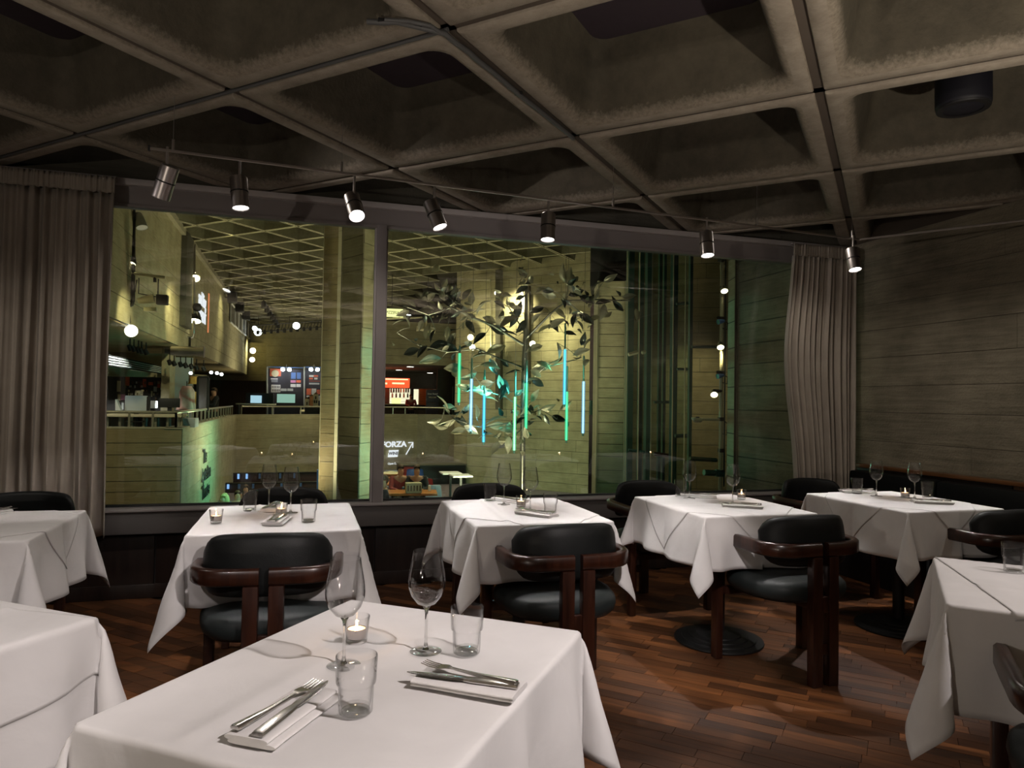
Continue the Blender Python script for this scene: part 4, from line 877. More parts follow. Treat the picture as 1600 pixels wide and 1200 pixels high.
# ---- lobby coffered ceiling: nearest coffers as parts, the rest joined ----------------
PL=[(.572,.004,.06),(.572,.004,.0),(.540,.02,.0),(.535,.02,.03),(.44,.02,.52)]
lc=tag(B('ceiling_lobby',(-16,5.4,HZ+.7),(16,60,HZ+.8),'concrete_dark'),kind='structure'); lcl=lc.location
def coffer2():
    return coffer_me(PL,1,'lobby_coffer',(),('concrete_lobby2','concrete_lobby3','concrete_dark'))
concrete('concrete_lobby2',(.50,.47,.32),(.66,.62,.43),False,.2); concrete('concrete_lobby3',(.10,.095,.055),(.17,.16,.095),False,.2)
cf=coffer2(); cells=[]
for i in range(-30,34):
    for j in range(-44,14):
        c=G0+Vector(((i+j+1)*DA,(i-j)*DA))+Vector((.1,.35))
        if c.y<9.6 or c.y>47.5 or c.x<LX-.5 or c.x>12: continue
        if c.x>-.5+c.y*.62+1.5: continue
        if c.x>4.6 and c.x+c.y>29.4: continue
        cells.append(c)
cells.sort(key=lambda c:c.length)
for c in cells[:290]: link('coffer',cf,None,lc,(c.x-lcl.x,c.y-lcl.y,HZ-lcl.z))
bm=bmesh.new(); tmp=coffer_bm(PL,1); tm=bpy.data.meshes.new('t'); tmp.to_mesh(tm); tmp.free()
for c in cells[290:]:
    n0=len(bm.verts); bm.from_mesh(tm); bm.verts.ensure_lookup_table(); bmesh.ops.translate(bm,vec=(c.x-lcl.x,c.y-lcl.y,HZ-lcl.z),verts=bm.verts[n0:])
me=bpy.data.meshes.new('far_coffers'); bm.to_mesh(me); bm.free(); [me.materials.append(MAT[q]) for q in ('concrete_lobby2','concrete_lobby3','concrete_dark')]
tag(link('far_coffers',me,None,lc),kind='stuff')
# ---- pier and column between the panes -----------------------------------------------
def prism(name,plan,z0,z1,mat,kind='structure'):
    bm=bmesh.new(); a=[bm.verts.new((*p,z0)) for p in plan]; b_=[bm.verts.new((*p,z1)) for p in plan]; bm.faces.new(a[::-1]); bm.faces.new(b_)
    for i in range(len(plan)): j=(i+1)%len(plan); bm.faces.new((a[i],a[j],b_[j],b_[i]))
    return tag(link(name,fin(bm,name),mat),kind=kind)
def ray2(x,Y): p=px(x,600,Y); return (p.x,p.y)
q0,q1,q2=ray2(531,12.6),ray2(563.5,12.0),ray2(598,12.55)
prism('column_pier',[q0,q1,q2,(q2[0]-.3,q2[1]+.5),(q0[0]+.2,q0[1]+.5)],LZ,HZ,'concrete_plain')
def faceboards(nm,p0,p1,z0,z1,ch,mat,seed,proud=.008):
    return bwall(nm,p0,p1,z0,z1,ch,mat,seed,.02,3,proud,back='groove_dark')
faceboards('column_face',q0,q1,LZ,HZ,.30,'concrete_lobby',41); faceboards('column_face',q1,q2,LZ,HZ,.30,'concrete_lobby',42)
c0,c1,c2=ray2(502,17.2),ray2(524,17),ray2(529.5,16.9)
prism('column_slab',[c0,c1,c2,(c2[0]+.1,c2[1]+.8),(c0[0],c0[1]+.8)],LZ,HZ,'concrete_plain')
faceboards('column_face',c0,c1,LZ,HZ,.35,'concrete_brown',43); faceboards('column_face',c1,c2,LZ,HZ,1.2,'concrete_lit_edge',45)  # pale boards stand in for light on the narrow edge
tag(B('trim_ceiling_beam',(LX,12.6,HZ-.12),(LX+.12,48,HZ+.05),'concrete_plain'),kind='structure')
# ---- beam wall over the bar, dark ceiling behind ---------------------------------------
bwall('wall_over_bar',(2.4,30.6),(8.0,30.6),2.85,4.72,.38,'concrete_lobby',44,.4,4,.015)
tag(B('ceiling_bar',(2.2,30.7,2.85),(14,44,2.95),'concrete_dark'),kind='structure')
tag(B('wall_bar_back',(2.2,40,-.12),(14,40.2,2.9),'concrete_dark'),kind='structure')
cb=bpy.data.objects['ceiling_bar']
for k,(x,y) in enumerate(((641,573.5),(623.5,578.5),(612,582.5),(691,578.5),(672,583),(696,589.5),(680,592),(606,586))):
    p=at(x,y,'Z',2.84); link('downlight',lathe([(0,0),(.16,0),(.16,.015),(0,.015)],20),'downlight',cb,p-cb.location)
YB=35
br=empty('lobby_bar',(4.6,YB,-.12),0,'lobby bar with lit bottle shelves under a glowing red canopy','bar'); ob=br.location.copy()
def onbar(nm,x0,y0,x1,y1,mat,Y,th=.06):
    a,b_=px(x0,y0,Y),px(x1,y1,Y); o=B(nm,(min(a.x,b_.x),Y,min(a.z,b_.z)),(max(a.x,b_.x),Y+th,max(a.z,b_.z)),mat,br); o.location=o.location-ob; return o
onbar('canopy',590,590,640,606,'red_glow',YB-.5,.8); onbar('canopy_lip',590,591,637.5,594,'orange_glow',YB-.62,.08); onbar('canopy_strip',613,597.5,632,600.5,'orange_glow',YB-.6,.06); onbar('canopy_strip',590,597.5,605,600.5,'orange_glow',YB-.6,.06)
onbar('side_panel',598,606.5,608.5,633,'panel_wood',YB+.3,.3); onbar('shelf_back',609,607,642,632,'shelf_glow',YB+.5,.04); onbar('partition',642,607,646,634,'black_metal',YB+.2,.3); onbar('shelf_back',646.5,608,653.5,632,'shelf_glow',YB+.5,.04)
onbar('wood_door',654.5,607.5,677,634,'orange_wood',YB+.45,.08); onbar('door_frame',677,608,681,633,'poster_cream',YB+.4,.08)
onbar('counter_top',596,630.5,633,633,'poster_cream',YB-.5,.5); onbar('counter',596,633,664,640,'black_metal',YB-.45,.4); onbar('counter_top',633,632.5,664,634,'black_metal',YB-.5,.5)
for y in (613.5,621.5,627): onbar('shelf',609,y,642,y+.8,'grey_plastic',YB+.3,.2)
rb=random.Random(5)
for row,y in enumerate((613.2,621.2)):
    for k in range(8 if row==0 else 5):
        x=611+k*3.9+rb.uniform(-.4,.4) if row==0 else 613+k*6; p=px(x,y,YB+.38)
        b_=link('bottle',lathe([(0,0),(.042,0),(.042,.16),(.016,.22),(.016,.29),(0,.29)],10),rb.choice(['black_metal','leaf_dark','brown_wood','poster_cream']),None,(p.x,p.y,p.z)); tag(b_,ORD[k]+(' bottle from the left on the upper lit shelf of the lobby bar' if row==0 else ' bottle from the left on the lower lit shelf of the lobby bar'),'bottle','bottles behind the lobby bar')
o_=px(619,627,YB+.36); tag(link('till',box_me((.45,.2,.32),.02),'sign_yellow',None,o_),'yellow lit display unit on the shelves of the lobby bar','display')
sb_=empty('chalk_board',px(675,650,31.5),0,'dark free-standing notice board with lettering beside the lobby bar','sign'); sb_.location.z=-.12; a,b_=px(665.5,617.5,31.5),px(684.5,650,31.5)
link('board',box_me((b_.x-a.x,.06,1.1),.01),'poster_dark',sb_,(0,0,1.36)); link('stand',box_me((.06,.3,.85)),'black_metal',sb_,(0,.1,.42)); text('word','Green Room?',.11,'paint_white',sb_,(0,-.035,1.72),(R(90),0,0),.002,.75); text('word','WELCOME',.09,'poster_cream',sb_,(0,-.035,1.56),(R(90),0,0),.002,.8)
for k,dz in enumerate((1.30,1.20,1.10)): link('text_line',box_me((.3,.01,.02)),'brown_wood',sb_,(0,-.035,dz))
tag(B('wall_grey_panel',(7.0,33.6,-.12),(7.9,33.8,2.0),'teal_steel'),kind='structure'); tag(B('wall_grey_panel',(6.4,34.6,-.12),(12,34.8,2.9),'concrete_dark'),kind='structure')
# yellow lit box sign on a pipe
ys=empty('yellow_box_sign',px(616,489,25),R(-6),'yellow illuminated box sign with dark capital letters beside the mullion','sign'); 
a,b_=px(590,483,25),px(629,495,25); wd=b_.x-a.x; link('light_box',box_me((wd,.14,.28),.01),'sign_yellow',ys,(-.12,0,0)); link('end_cap',box_me((.10,.16,.29)),'cream_steel',ys,(wd/2-.08,0,0)); text('word','PIZZERIA',.15,'paint_black',ys,(-.06,-.075,0),(R(90),0,0),.002,.75)
lp=empty('sign_rail',px(602,499,25),0,'horizontal steel pipe carrying the yellow sign and a stage projector','pipe'); o0=lp.location.copy()
link('pipe',tube([px(590,499,25)-o0,px(700,494,25)-o0],.03,8),'cream_steel',lp); link('hanger',tube([px(624,494,25)-o0,px(624,498,25)-o0],.04,8),'cream_steel',lp)
for x in (612,668): q_=px(x,498 if x<640 else 495,25); link('suspension_rod',tube([q_-o0,Vector((q_.x,q_.y,HZ))-o0],.012,5),'black_metal',lp)
for x in (662,668,672,680): link('clamp',box_me((.10,.1,.12)),'black_metal',lp,px(x,494.5,25)-o0)
lampcan('pipe_lamp',px(638,492,24.8),'domed white lamp standing on the sign pipe',(0,-.3,1),.10,.14,'black_metal','white_lens')
pr=empty('stage_projector',px(665,515,24.8),0,'cream stage projector hanging from the sign pipe','projector'); link('body',tube([(-.32,0,.02),(-.18,0,.01),(.0,0,0),(.12,0,-.01),(.34,0,-.03)],[.09,.06,.07,.10,.09],12),'cream_steel',pr); link('yoke',tube([(.02,0,.05),(.02,0,.30),(.0,0,.45)],.03,6),'cream_steel',pr); link('ballast',box_me((.2,.12,.08),.01),'cream_steel',pr,(.15,0,-.13))
# FORZA wall graphics; the white paint glows by itself, no lamp on it
fz=empty('forza_sign',(3.6,28.55,-.6),math.atan2(BW[2][1]-BW[1][1],BW[2][0]-BW[1][0]),'white painted FORZA WINE sign with an arrow on the parapet wall','sign'); o0=px(615,700,28.5)
fz.location=(o0.x,28.50,o0.z)
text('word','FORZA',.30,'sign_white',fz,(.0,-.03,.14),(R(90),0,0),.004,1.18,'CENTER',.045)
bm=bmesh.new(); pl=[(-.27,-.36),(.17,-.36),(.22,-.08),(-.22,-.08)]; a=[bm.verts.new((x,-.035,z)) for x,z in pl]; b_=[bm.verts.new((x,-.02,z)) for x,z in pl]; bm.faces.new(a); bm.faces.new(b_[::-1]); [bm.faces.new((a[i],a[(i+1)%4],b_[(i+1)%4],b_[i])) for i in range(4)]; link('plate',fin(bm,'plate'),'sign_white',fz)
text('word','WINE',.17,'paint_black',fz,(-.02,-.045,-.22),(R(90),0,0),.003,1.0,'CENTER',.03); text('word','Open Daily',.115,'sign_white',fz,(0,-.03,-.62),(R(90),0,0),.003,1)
bm=bmesh.new(); tube_bm(bm,[(.56,-.03,-.28),(.86,-.03,.18)],.022,6); tube_bm(bm,[(.66,-.03,.20),(.88,-.03,.21),(.87,-.03,-.02)],.022,6); link('arrow',fin(bm,'arrow'),'sign_white',fz)
# ---- wall A (diagonal) behind the sculpture ----------------------------------------------
WA=((5.41,23.42),(8.45,20.0))
bwall('wall_diagonal',(5.41,23.42),(8.45,19.95),LZ,HZ+.2,.30,'concrete_lobby',51,.5,1.6,.012,gap=.013)
bwall('wall_diagonal_side',(5.2,24.6),(5.41,23.42),LZ,HZ+.2,.30,'concrete_lobby',52,.3,3,.012)
def wa(x,y):                                     # point where the view through (x,y) meets the diagonal wall
    d=VF+VR*((x-800)/F_PX)+VU*((600-y)/F_PX); o=Vector((0,0,EYE)); n=Vector((-(WA[1][1]-WA[0][1]),(WA[1][0]-WA[0][0]),0)).normalized(); t=(Vector((*WA[0],0))-o).dot(n)/d.dot(n); return o+d*t-n*.12
bx0=empty('wall_duct',wa(783,600),0,'dark vertical duct on the concrete wall left of the lit patch','duct'); o0=bx0.location.copy()
link('casing',tube([wa(783,423)-o0,wa(783,640)-o0],.13,4),'concrete_dark',bx0); link('pipe',tube([wa(769,438)-o0,wa(770,560)-o0],.02,6),'cream_steel',bx0); link('strip_light',tube([wa(747,438)-o0,wa(769,438)-o0],.03,6),'cream_steel',bx0)
by=empty('wall_duct',wa(826,560),0,'dark vertical duct behind the sculpture trunk, right of the lit patch','duct'); o0=by.location.copy()
link('casing',tube([wa(828,448)-o0,wa(828,600)-o0],.10,4),'concrete_dark',by); link('lit_tube',tube([wa(819,448)-o0,wa(819,488)-o0],.045,10),'warm_lens',by); link('lit_tube',tube([wa(823,448)-o0,wa(823,488)-o0],.05,10),'cream_steel',by)
lampcan('wall_lamp',wa(780,459),'small lit lamp on the duct behind the sculpture',(-.3,-.6,-.5),.10,.2,'cream_steel','warm_lens')
n_=Vector((-.75,-.66,0))
spot(wa(815,463)+n_*.9,wa(812,482),420,80,(1,.85,.5),.9,.05,'wall_wash'); spot(wa(862,478)+n_*1.2,wa(880,540),330,85,(1,.88,.5),1,.05,'wall_wash')
spot(wa(770,540)+n_*1.3,wa(765,520),220,90,(1,.88,.5),1,.05,'wall_wash')
for k,(x,y) in enumerate(((760,531),(763,546),(855,541))): lampcan('wall_lamp',wa(x,y)+n_*.8,['upper of two bright lamps behind the left branches','lower of two bright lamps behind the left branches','small white lamp behind the right branches'][k],(0,-1,-.2),.10,.2,'cream_steel','warm_lens')
# ---- right side: column, lift, lamp pole, end wall -----------------------------------------
a0,a1=ray2(933,12.2),ray2(975,12.0)
prism('column_right',[a0,a1,(a1[0]+.2,a1[1]+.7),(a0[0]+.3,a0[1]+.9)],LZ,px(950,437,12).z,'concrete_plain'); zc=px(950,437,12).z
faceboards('column_face',a0,a1,LZ,zc,.22,'concrete_lobby',61)
prism('trim_dark_bulkhead',[ray2(920,12.8),ray2(978,12.6),ray2(980,13.4),ray2(922,13.8)],zc,HZ+.6,'black_metal')
tag(B('trim_column_edge',(a0[0]-.02,a0[1]-.03,LZ),(a0[0]+.01,a0[1],zc),'cream_steel'),kind='structure'); tag(B('trim_column_edge',(a1[0],a1[1]-.03,LZ),(a1[0]+.035,a1[1],zc),'cream_steel'),kind='structure')
prism('wall_purple_recess',[ray2(921,14.5),ray2(935,14.4),ray2(935,15),ray2(921,15)],LZ,px(925,470,14.5).z,'purple_panel')
gc=link('control_box',box_me((.13,.08,.30),.01),'teal_steel',None,px(926,637,13.6)); tag(gc,'small teal control box on the column beside the lift','box')
lf=empty('glass_lift',(4.9,10,LZ),0,'glass lift shaft with green steel posts and pale edge strips','lift'); of=lf.location.copy()
def post(x,Y,w_=.05,mat='teal_steel',zt=5.15,nm='post'):
    p=px(x,600,Y); link(nm,box_me((w_,w_,zt-LZ)),mat,lf,Vector((p.x,p.y,(zt+LZ)/2))-of)
for x,Y,w_ in ((983,10.6,.10),(1000,10.8,.07),(1012,10.2,.09),(1030,10.6,.05),(1037,10.9,.05),(1052,9.9,.09),(1078,9.5,.05)): post(x,Y,w_)
for x,Y in ((978.5,10.5),(998,10.3),(1017.5,10.15),(1051,9.75),(1070,9.4)): post(x,Y,.014,'cream_steel',nm='edge_strip')
def bar(x0,y0,x1,y1,Y,mat,t=.03,nm='transom'): link(nm,tube([px(x0,y0,Y)-of,px(x1,y1,Y)-of],t,4),mat,lf)
bar(982,554,996,550.5,10.3,'cream_steel'); bar(1003,551,1016,548.5,10.2,'cream_steel'); bar(1057,475,1077,473,9.6,'teal_steel',.022); bar(1058,577,1074,577,9.6,'teal_steel',.022); bar(1081,542,1120,542,9.0,'teal_steel',.022)
bar(1022,628.5,1050,628.5,10,'teal_steel',.02); bar(982,703,994,705,10.3,'teal_steel',.025); bar(1000,706,1013,707,10.2,'teal_steel',.025); bar(1022,709,1046,712,10,'black_metal',.03); bar(1055,681,1073,681,9.6,'teal_steel',.03); bar(1078,716,1120,719,9.0,'teal_steel',.03)
for (x0,x1,Y) in ((983,1050,10.6),(1052,1078,9.9)):
    a,b_=px(x0,600,Y),px(x1,600,Y-.3); d=(b_-a); link('glass_panel',box_me((Vector((d.x,d.y)).length-.1,.012,5.1-LZ)),'lift_glass',lf,Vector(((a.x+b_.x)/2,(a.y+b_.y)/2,(5.1+LZ)/2))-of,(0,0,math.atan2(d.y,d.x)))
bwall('wall_behind_lift',ray2(937,16.4),(12.5,13.6),LZ,HZ+.2,.34,'concrete_brown',62,.4,2.6,.015)
prism('ceiling_dark_void',[ray2(982,8.4),(12,8.4),(12,16),ray2(936,16)],5.2,5.3,'black_metal')
spot(px(1100,452,13.2),px(1098,560,14.4),110,52,(1,.9,.55),.9,.05,'wall_wash')
spot(px(1075,470,13.5),px(1070,560,14.8),30,45,(1,.9,.55),.9,.05,'wall_wash')
# end of the dining-room wall outside the glass, with its chamfered column
ew=bwall('wall_outside_right',(WX-.0,6.64),(WX-.0,WY+.16),-.4,HZ,.24,'concrete_wall',63,.25,3,.012)
pe=ray2(1137,6.92); ps=(WX-.035,6.66)
prism('column_end',[ps,pe,(pe[0]+.3,pe[1]+.1),(WX+.2,6.66)],LZ,HZ,'concrete_plain'); faceboards('column_face',pe,ps,LZ,HZ,.26,'concrete_lobby',64,.004)
YP=7.4
lpz=empty('lamp_pole',px(1127,785,YP),0,'steel pole with clamped theatre lamps beside the end of the concrete wall','pole'); o0=lpz.location.copy()
link('pole',tube([px(1125,800,YP)-o0,px(1127,600,YP)-o0,px(1128.5,400,YP)-o0],.022,10),'cream_steel',lpz); link('pole',tube([px(1131,760,YP+.1)-o0,px(1134,405,YP+.1)-o0],.010,8),'black_metal',lpz)
for y in (406,498,583,655,704,738): link('clamp',box_me((.06,.07,.045),.005),'black_metal',lpz,px(1127,y,YP)-o0)
for y0,y1 in ((498,515),(583,600),(655,680)): link('cable',tube([px(1128,y0,YP-.05)-o0,px(1137,y0+7,YP-.05)-o0,px(1136,y1,YP-.05)-o0,px(1129,y1-2,YP-.05)-o0],.006,6),'black_rubber',lpz)
PLL=[(1132,455,'topmost lit lamp on the pole',(-.25,-.7,-.9),'warm_lens'),(1129,414,'unlit cone lamp at the very top of the pole',(0,-.2,1),'cream_steel'),(1126,543,'second lit lamp on the pole, below the small blue one',(-.35,-.7,-.8),'warm_lens'),(1116,617,'third lit lamp on the pole, pointing left',(-.5,-.8,-.7),'warm_lens'),(1122,503,'small blue unlit lamp between the two upper lit ones',(-1,-.1,-.2),'teal_steel'),(1121,588,'small blue unlit lamp above the third lit lamp',(-1,-.1,-.2),'teal_steel')]
for x,y,l,d,le in PLL:
    p=px(x,y,YP-.08); r=.042 if le=='warm_lens' else .03; lampcan('pole_lamp',p,l,d,r,.09,'cream_steel' if le!='teal_steel' else 'blue_paint',le,'lamps clamped on the pole',arm=[p+Vector((0,0,.05)),px(1127,y-6,YP)])
hb=empty('arm_lamp',px(1090,657,YP-.1),0,'horizontal arm with a flat downward lamp on the pole','lamp'); o0=hb.location.copy(); link('arm',tube([px(1081,654,YP)-o0,px(1130,656,YP)-o0],.016,8),'cream_steel',hb); link('head',lathe([(0,.03),(.05,.03),(.058,.005),(.04,-.02),(0,-.025)],20),'cream_steel',hb); link('mount',box_me((.03,.03,.03)),'black_metal',hb,(0,0,.03))
cn=empty('steel_drum',px(1115,738,YP),0,'green horizontal steel drum at the foot of the lamp pole','fitting'); link('drum',tube([(-.13,0,0),(.02,0,-.01)],.036,16),'teal_steel',cn); link('drum',tube([(.03,0,-.01),(.13,0,-.015)],.045,16),'teal_steel',cn)
spot(px(1116,622,YP-.15),px(1040,700,9.0),14,70,WARM,.6,.02,'pole_beam'); spot(px(1126,548,YP-.15),px(1060,640,9.0),14,70,WARM,.6,.02,'pole_beam')
# ---- light tubes ----------------------------------------------------------------------------
TB=[(719,540,552,631,9.9,'tube_green'),(738,560,592,676,9.6,'tube_white'),(758,578,616,693,9.8,'tube_cyan'),(806,578,620,706,9.5,'tube_mint'),(824,563,598,672,9.8,'tube_green'),(884,505,546,634,9.7,'tube_cyan'),(887,572,612,690,10.1,'tube_green'),(913,556,596,679,9.9,'tube_white')]
TC={'tube_cyan':(.2,.7,1),'tube_white':(.5,.85,1),'tube_green':(.15,1,.45),'tube_mint':(.35,1,.65)}
TN=['leftmost hanging light tube, green','second hanging tube from the left, white-blue','third hanging tube from the left, cyan','longest hanging tube left of the trunk, pale green','green hanging tube just right of the trunk','bright cyan hanging tube near the right branches','thin green hanging tube behind the bright cyan one','rightmost hanging light tube, white-blue']
for (x,y0,y1,y2,Y,mt),l in zip(TB,TN):
    a,b_,c=px(x-.6,y0,Y),px(x,y1,Y),px(x-.8,y2,Y); c.x=b_.x=a.x; e=empty('light_tube',c,0,l,'light','hanging light tubes in the sculpture')
    link('lit_core',tube([(0,0,.02),(0,0,b_.z-c.z)],.013,10),mt,e); link('outer_tube',tube([(0,0,.02),(0,0,b_.z-c.z)],.026,12),mt.replace('tube','halo'),e); link('sleeve',tube([(0,0,b_.z-c.z+.005),(0,0,a.z-c.z)],.014,10),'teal_steel',e)
    link('end_cap',tube([(0,0,-.02),(0,0,.019)],.016,10),'teal_steel',e); link('cord',tube([(0,0,a.z-c.z),(0,0,HZ-c.z)],.003,5),'cable_grey',e)
    point((c.x-.0,c.y-.06,(b_.z+c.z)/2),1.6,TC[mt],.03,'tube_glow')
# ---- tree sculpture --------------------------------------------------------------------------
rs=random.Random(12); YS=10.3
tree=empty('tree_sculpture',px(817,790,YS),0,'metal tree sculpture with large leaves coloured as lit or in silhouette hanging among light tubes','sculpture'); tree.location.z=LZ; o0=tree.location.copy()
link('trunk',tube([px(815,900,YS)-o0,px(816,790,YS)-o0,px(817,640,YS)-o0,px(819,560,YS)-o0,px(822,500,YS)-o0,px(822,452,YS)-o0],[.05,.045,.04,.038,.03,.02],12),'branch_metal',tree)
BR=[([(820,540),(770,508),(735,495),(705,480),(670,492),(630,478)],[0,-.1,-.3,-.4,-.3,-.4],.022),([(735,495),(700,462),(665,455)],[-.3,-.3,-.5],.012),([(821,530),(860,490),(885,470),(925,468),(985,470)],[0,-.3,-.4,-.4,-.3],.020),([(885,470),(888,445),(882,436)],[-.4,-.4,-.5],.010),([(885,470),(915,495),(930,500)],[-.4,-.4,-.2],.010),
    ([(819,575),(780,560),(745,545),(700,550),(655,540),(620,520)],[0,.2,.3,.3,.4,.3],.016),([(818,605),(850,575),(905,560),(915,540)],[0,-.3,-.4,-.4],.012),([(817,640),(790,620),(760,612),(735,580)],[0,-.2,-.3,-.3],.012),([(817,660),(790,662),(750,668),(710,655),(695,640)],[0,-.3,-.5,-.5,-.4],.012),([(817,668),(800,685),(785,692)],[0,-.3,-.4],.010),([(817,650),(845,640),(870,655)],[0,.2,.3],.010),([(822,470),(812,440),(818,430)],[0,-.2,-.2],.010),([(820,520),(795,480),(775,470)],[0,.2,.2],.012)]
paths=[]
for pts,dy,r in BR:
    P=[px(x,y,YS+d) for (x,y),d in zip(pts,dy)]; n=len(P); link('branch',tube([p-o0 for p in P],[r*(1-.6*k/(n-1)) for k in range(n)],8),'branch_metal',tree); paths.append(P)
def leaf_me():
    bm=bmesh.new(); n=8; g=[]
    for i in range(n+1):
        t=i/n; w_=.5*math.sin(pi*t**.85)*(1-.15*t)*.46+.0005; zc=.10*math.sin(pi*t)*.5-.05*t*t; row=[]
        for k in (-1,-.5,0,.5,1): row.append(bm.verts.new((k*w_,t,zc+abs(k)*.09*math.sin(pi*t))))
        g.append(row)
    for i in range(n):
        for k in range(4): bm.faces.new((g[i][k],g[i][k+1],g[i+1][k+1],g[i+1][k]))
    r=bmesh.ops.solidify(bm,geom=bm.faces[:],thickness=.012); return fin(bm,'leaf',True)
lfm={}
for mt in ('leaf_lit','leaf_dark'): lfm[mt]=leaf_me(); lfm[mt].materials.append(MAT[mt])
def leaf(p,d,ln,mt,roll):
    y=Vector(d).normalized(); z=Vector((rs.gauss(0,.45),-1,rs.gauss(.1,.5))) if rs.random()<.8 else Vector((0,-.3,1)); x=y.cross(z).normalized(); z=x.cross(y)
    q=Matrix((x,y,z)).transposed().to_quaternion(); o=link('leaf',lfm[mt],None,tree,p-o0); o.rotation_mode='QUATERNION'; o.rotation_quaternion=q; o.scale=(ln,ln,ln); return o
# leaves read off the photograph: (x,y, direction angle in the picture, length px, kind)
LV=[(668,470,150,24,0),(676,487,185,30,0),(695,470,110,22,0),(700,490,225,22,0),(660,500,250,20,0),(650,480,150,26,0),(640,486,200,22,0),(690,452,60,22,0),(712,470,95,28,0),(722,468,50,24,0),(703,480,130,28,1),(735,478,80,24,0),(738,490,20,22,0),(728,500,300,26,1),(745,492,60,26,0),(757,505,320,28,1),(700,510,260,24,0),(715,515,200,24,1),(712,520,240,26,0),
    (883,442,105,32,0),(886,444,75,30,0),(888,462,20,30,1),(870,464,160,28,1),(905,462,330,28,1),(866,455,170,24,1),(925,450,30,24,1),(943,440,30,26,0),(945,475,250,30,1),(960,470,320,26,1),(972,465,10,24,0),(930,475,10,28,1),(850,480,200,26,1),(845,490,230,24,0),(860,500,300,24,1),(905,490,320,30,1),(900,500,300,22,1),
    (815,470,240,44,1),(806,480,260,36,1),(822,500,230,28,1),(795,520,160,34,1),(780,512,30,38,0),(775,505,150,26,0),(790,540,200,34,1),(810,525,170,32,1),(840,520,20,36,1),(858,512,30,30,0),(870,535,280,28,1),(848,540,200,30,1),(875,560,200,24,0),(895,555,20,30,0),(908,540,80,24,1),(862,570,190,32,0),(838,565,330,28,1),(880,520,350,22,1),
    (760,520,220,28,1),(740,540,200,34,1),(715,548,160,30,1),(700,535,200,34,1),(690,560,190,36,0),(665,530,70,28,1),(655,545,200,28,1),(735,560,10,36,0),(750,570,350,32,0),(745,582,200,34,0),(765,560,300,30,1),(725,575,180,34,0),(640,512,120,24,1),(680,515,250,22,1),(668,540,230,26,1),(632,500,200,20,0),
    (780,590,300,30,1),(760,600,200,30,0),(770,612,180,28,0),(745,605,190,28,0),(790,600,250,28,1),(800,612,350,26,1),(830,590,330,28,1),(815,580,190,30,1),(756,622,350,26,0),(735,610,160,26,0),
    (700,640,130,30,0),(712,655,200,30,0),(725,665,330,26,0),(745,655,95,24,0),(760,662,20,34,0),(775,668,350,36,0),(790,665,180,30,0),(770,678,200,28,0),(783,690,240,30,0),(795,682,260,28,0),(800,660,10,26,0),(812,650,70,26,0),(730,672,190,28,0),(700,668,170,24,0),(845,640,20,26,1),(862,650,340,26,1),(830,628,60,24,1),(875,640,40,24,1),(720,645,40,22,0),(690,655,190,24,0)]
for x,y,a,ln,kd in LV:
    best=min((p for P in paths for p in P),key=lambda p:(p-px(x,y,p.y)).length); Y=best.y+rs.uniform(-.25,.25)
    p=px(x,y,Y); dy=rs.uniform(-.5,.5); d=VR*math.cos(R(a))+VU*math.sin(R(a))+Vector((0,dy,0)); sc_l=ln*Y*1.05/F_PX
    lo=leaf(p,d,sc_l,'leaf_dark' if kd and rs.random()<.75 else 'leaf_lit',rs.uniform(-1.2,1.2)+(pi/2 if rs.random()<.5 else 0))
    q=best-(p); 
    if q.length>.03: link('twig',tube([best-o0,(best+p)/2-o0+Vector((0,0,.02)),p-o0],.004,5),'branch_metal',tree)
for k in range(185):
    P=rs.choice(paths); i=rs.randrange(1,len(P)); p=P[i-1].lerp(P[i],rs.random())+Vector((rs.gauss(0,.10),rs.gauss(0,.22),rs.gauss(0,.10)))
    leaf(p,(rs.uniform(-1,1),rs.uniform(-1,1),rs.uniform(-.8,.8)),rs.uniform(.12,.24),'leaf_dark' if rs.random()<.38 else 'leaf_lit',rs.uniform(-pi,pi))
spot((2.2,7.6,-.6),(2.5,YS,1.2),800,75,(1,.88,.55),.8,.08,'sculpture_spot'); spot(px(1126,548,YP-.2),px(800,600,YS),60,60,(1,.88,.6),.8,.05,'sculpture_spot')
for x in (716,742,765,812,856,893,924): 
    pass
# ---- the shop on the left ---------------------------------------------------------------------
YH=21.0
sp_=empty('shop_display_wall',px(224,640,YH),0,'dark shop wall hung with books, cards and orange banners','display wall'); sp_.location.z=-.12; os_=sp_.location.copy()
def onshop(nm,x0,y0,x1,y1,mat,Y=YH,th=.04,par=None,oo=None):
    a,b_=px(x0,y0,Y),px(x1,y1,Y); o=B(nm,(min(a.x,b_.x),Y,min(a.z,b_.z)),(max(a.x,b_.x),Y+th,max(a.z,b_.z)),mat,par or sp_); o.location=o.location-(oo if oo is not None else os_); return o
onshop('backing',168,583,266,652,'shop_dark',YH,.1)
rq=random.Random(8)
for x0,y0,x1,y1,mt in [(196,587,202,603,'poster_red'),(223,592,228,605,'poster_red'),(246,595,250,606,'poster_red'),(232,597,239,602,'poster_red'),(183,595,188,612,'poster_cream'),(184,616,188,626,'poster_cream'),(189,616,195,625,'poster_pink'),(190,629,193,640,'grey_plastic'),(251,600,264,609,'grey_plastic'),(254,612,263,618,'poster_white'),(211,610,223,618,'poster_white'),(236,611,238,620,'poster_cream'),(240,604,245,612,'grey_plastic')]: onshop('print',x0,y0,x1,y1,mt,YH-.03,.03)
for k in range(34):
    x=rq.uniform(190,248); y=rq.choice((596,602,609,614,621)); onshop('book',x,y,x+rq.uniform(1.2,2.4),y+rq.uniform(2.5,4.5),rq.choice(['poster_cream','grey_plastic','poster_red','poster_white','brown_wood']),YH-.05,.04)
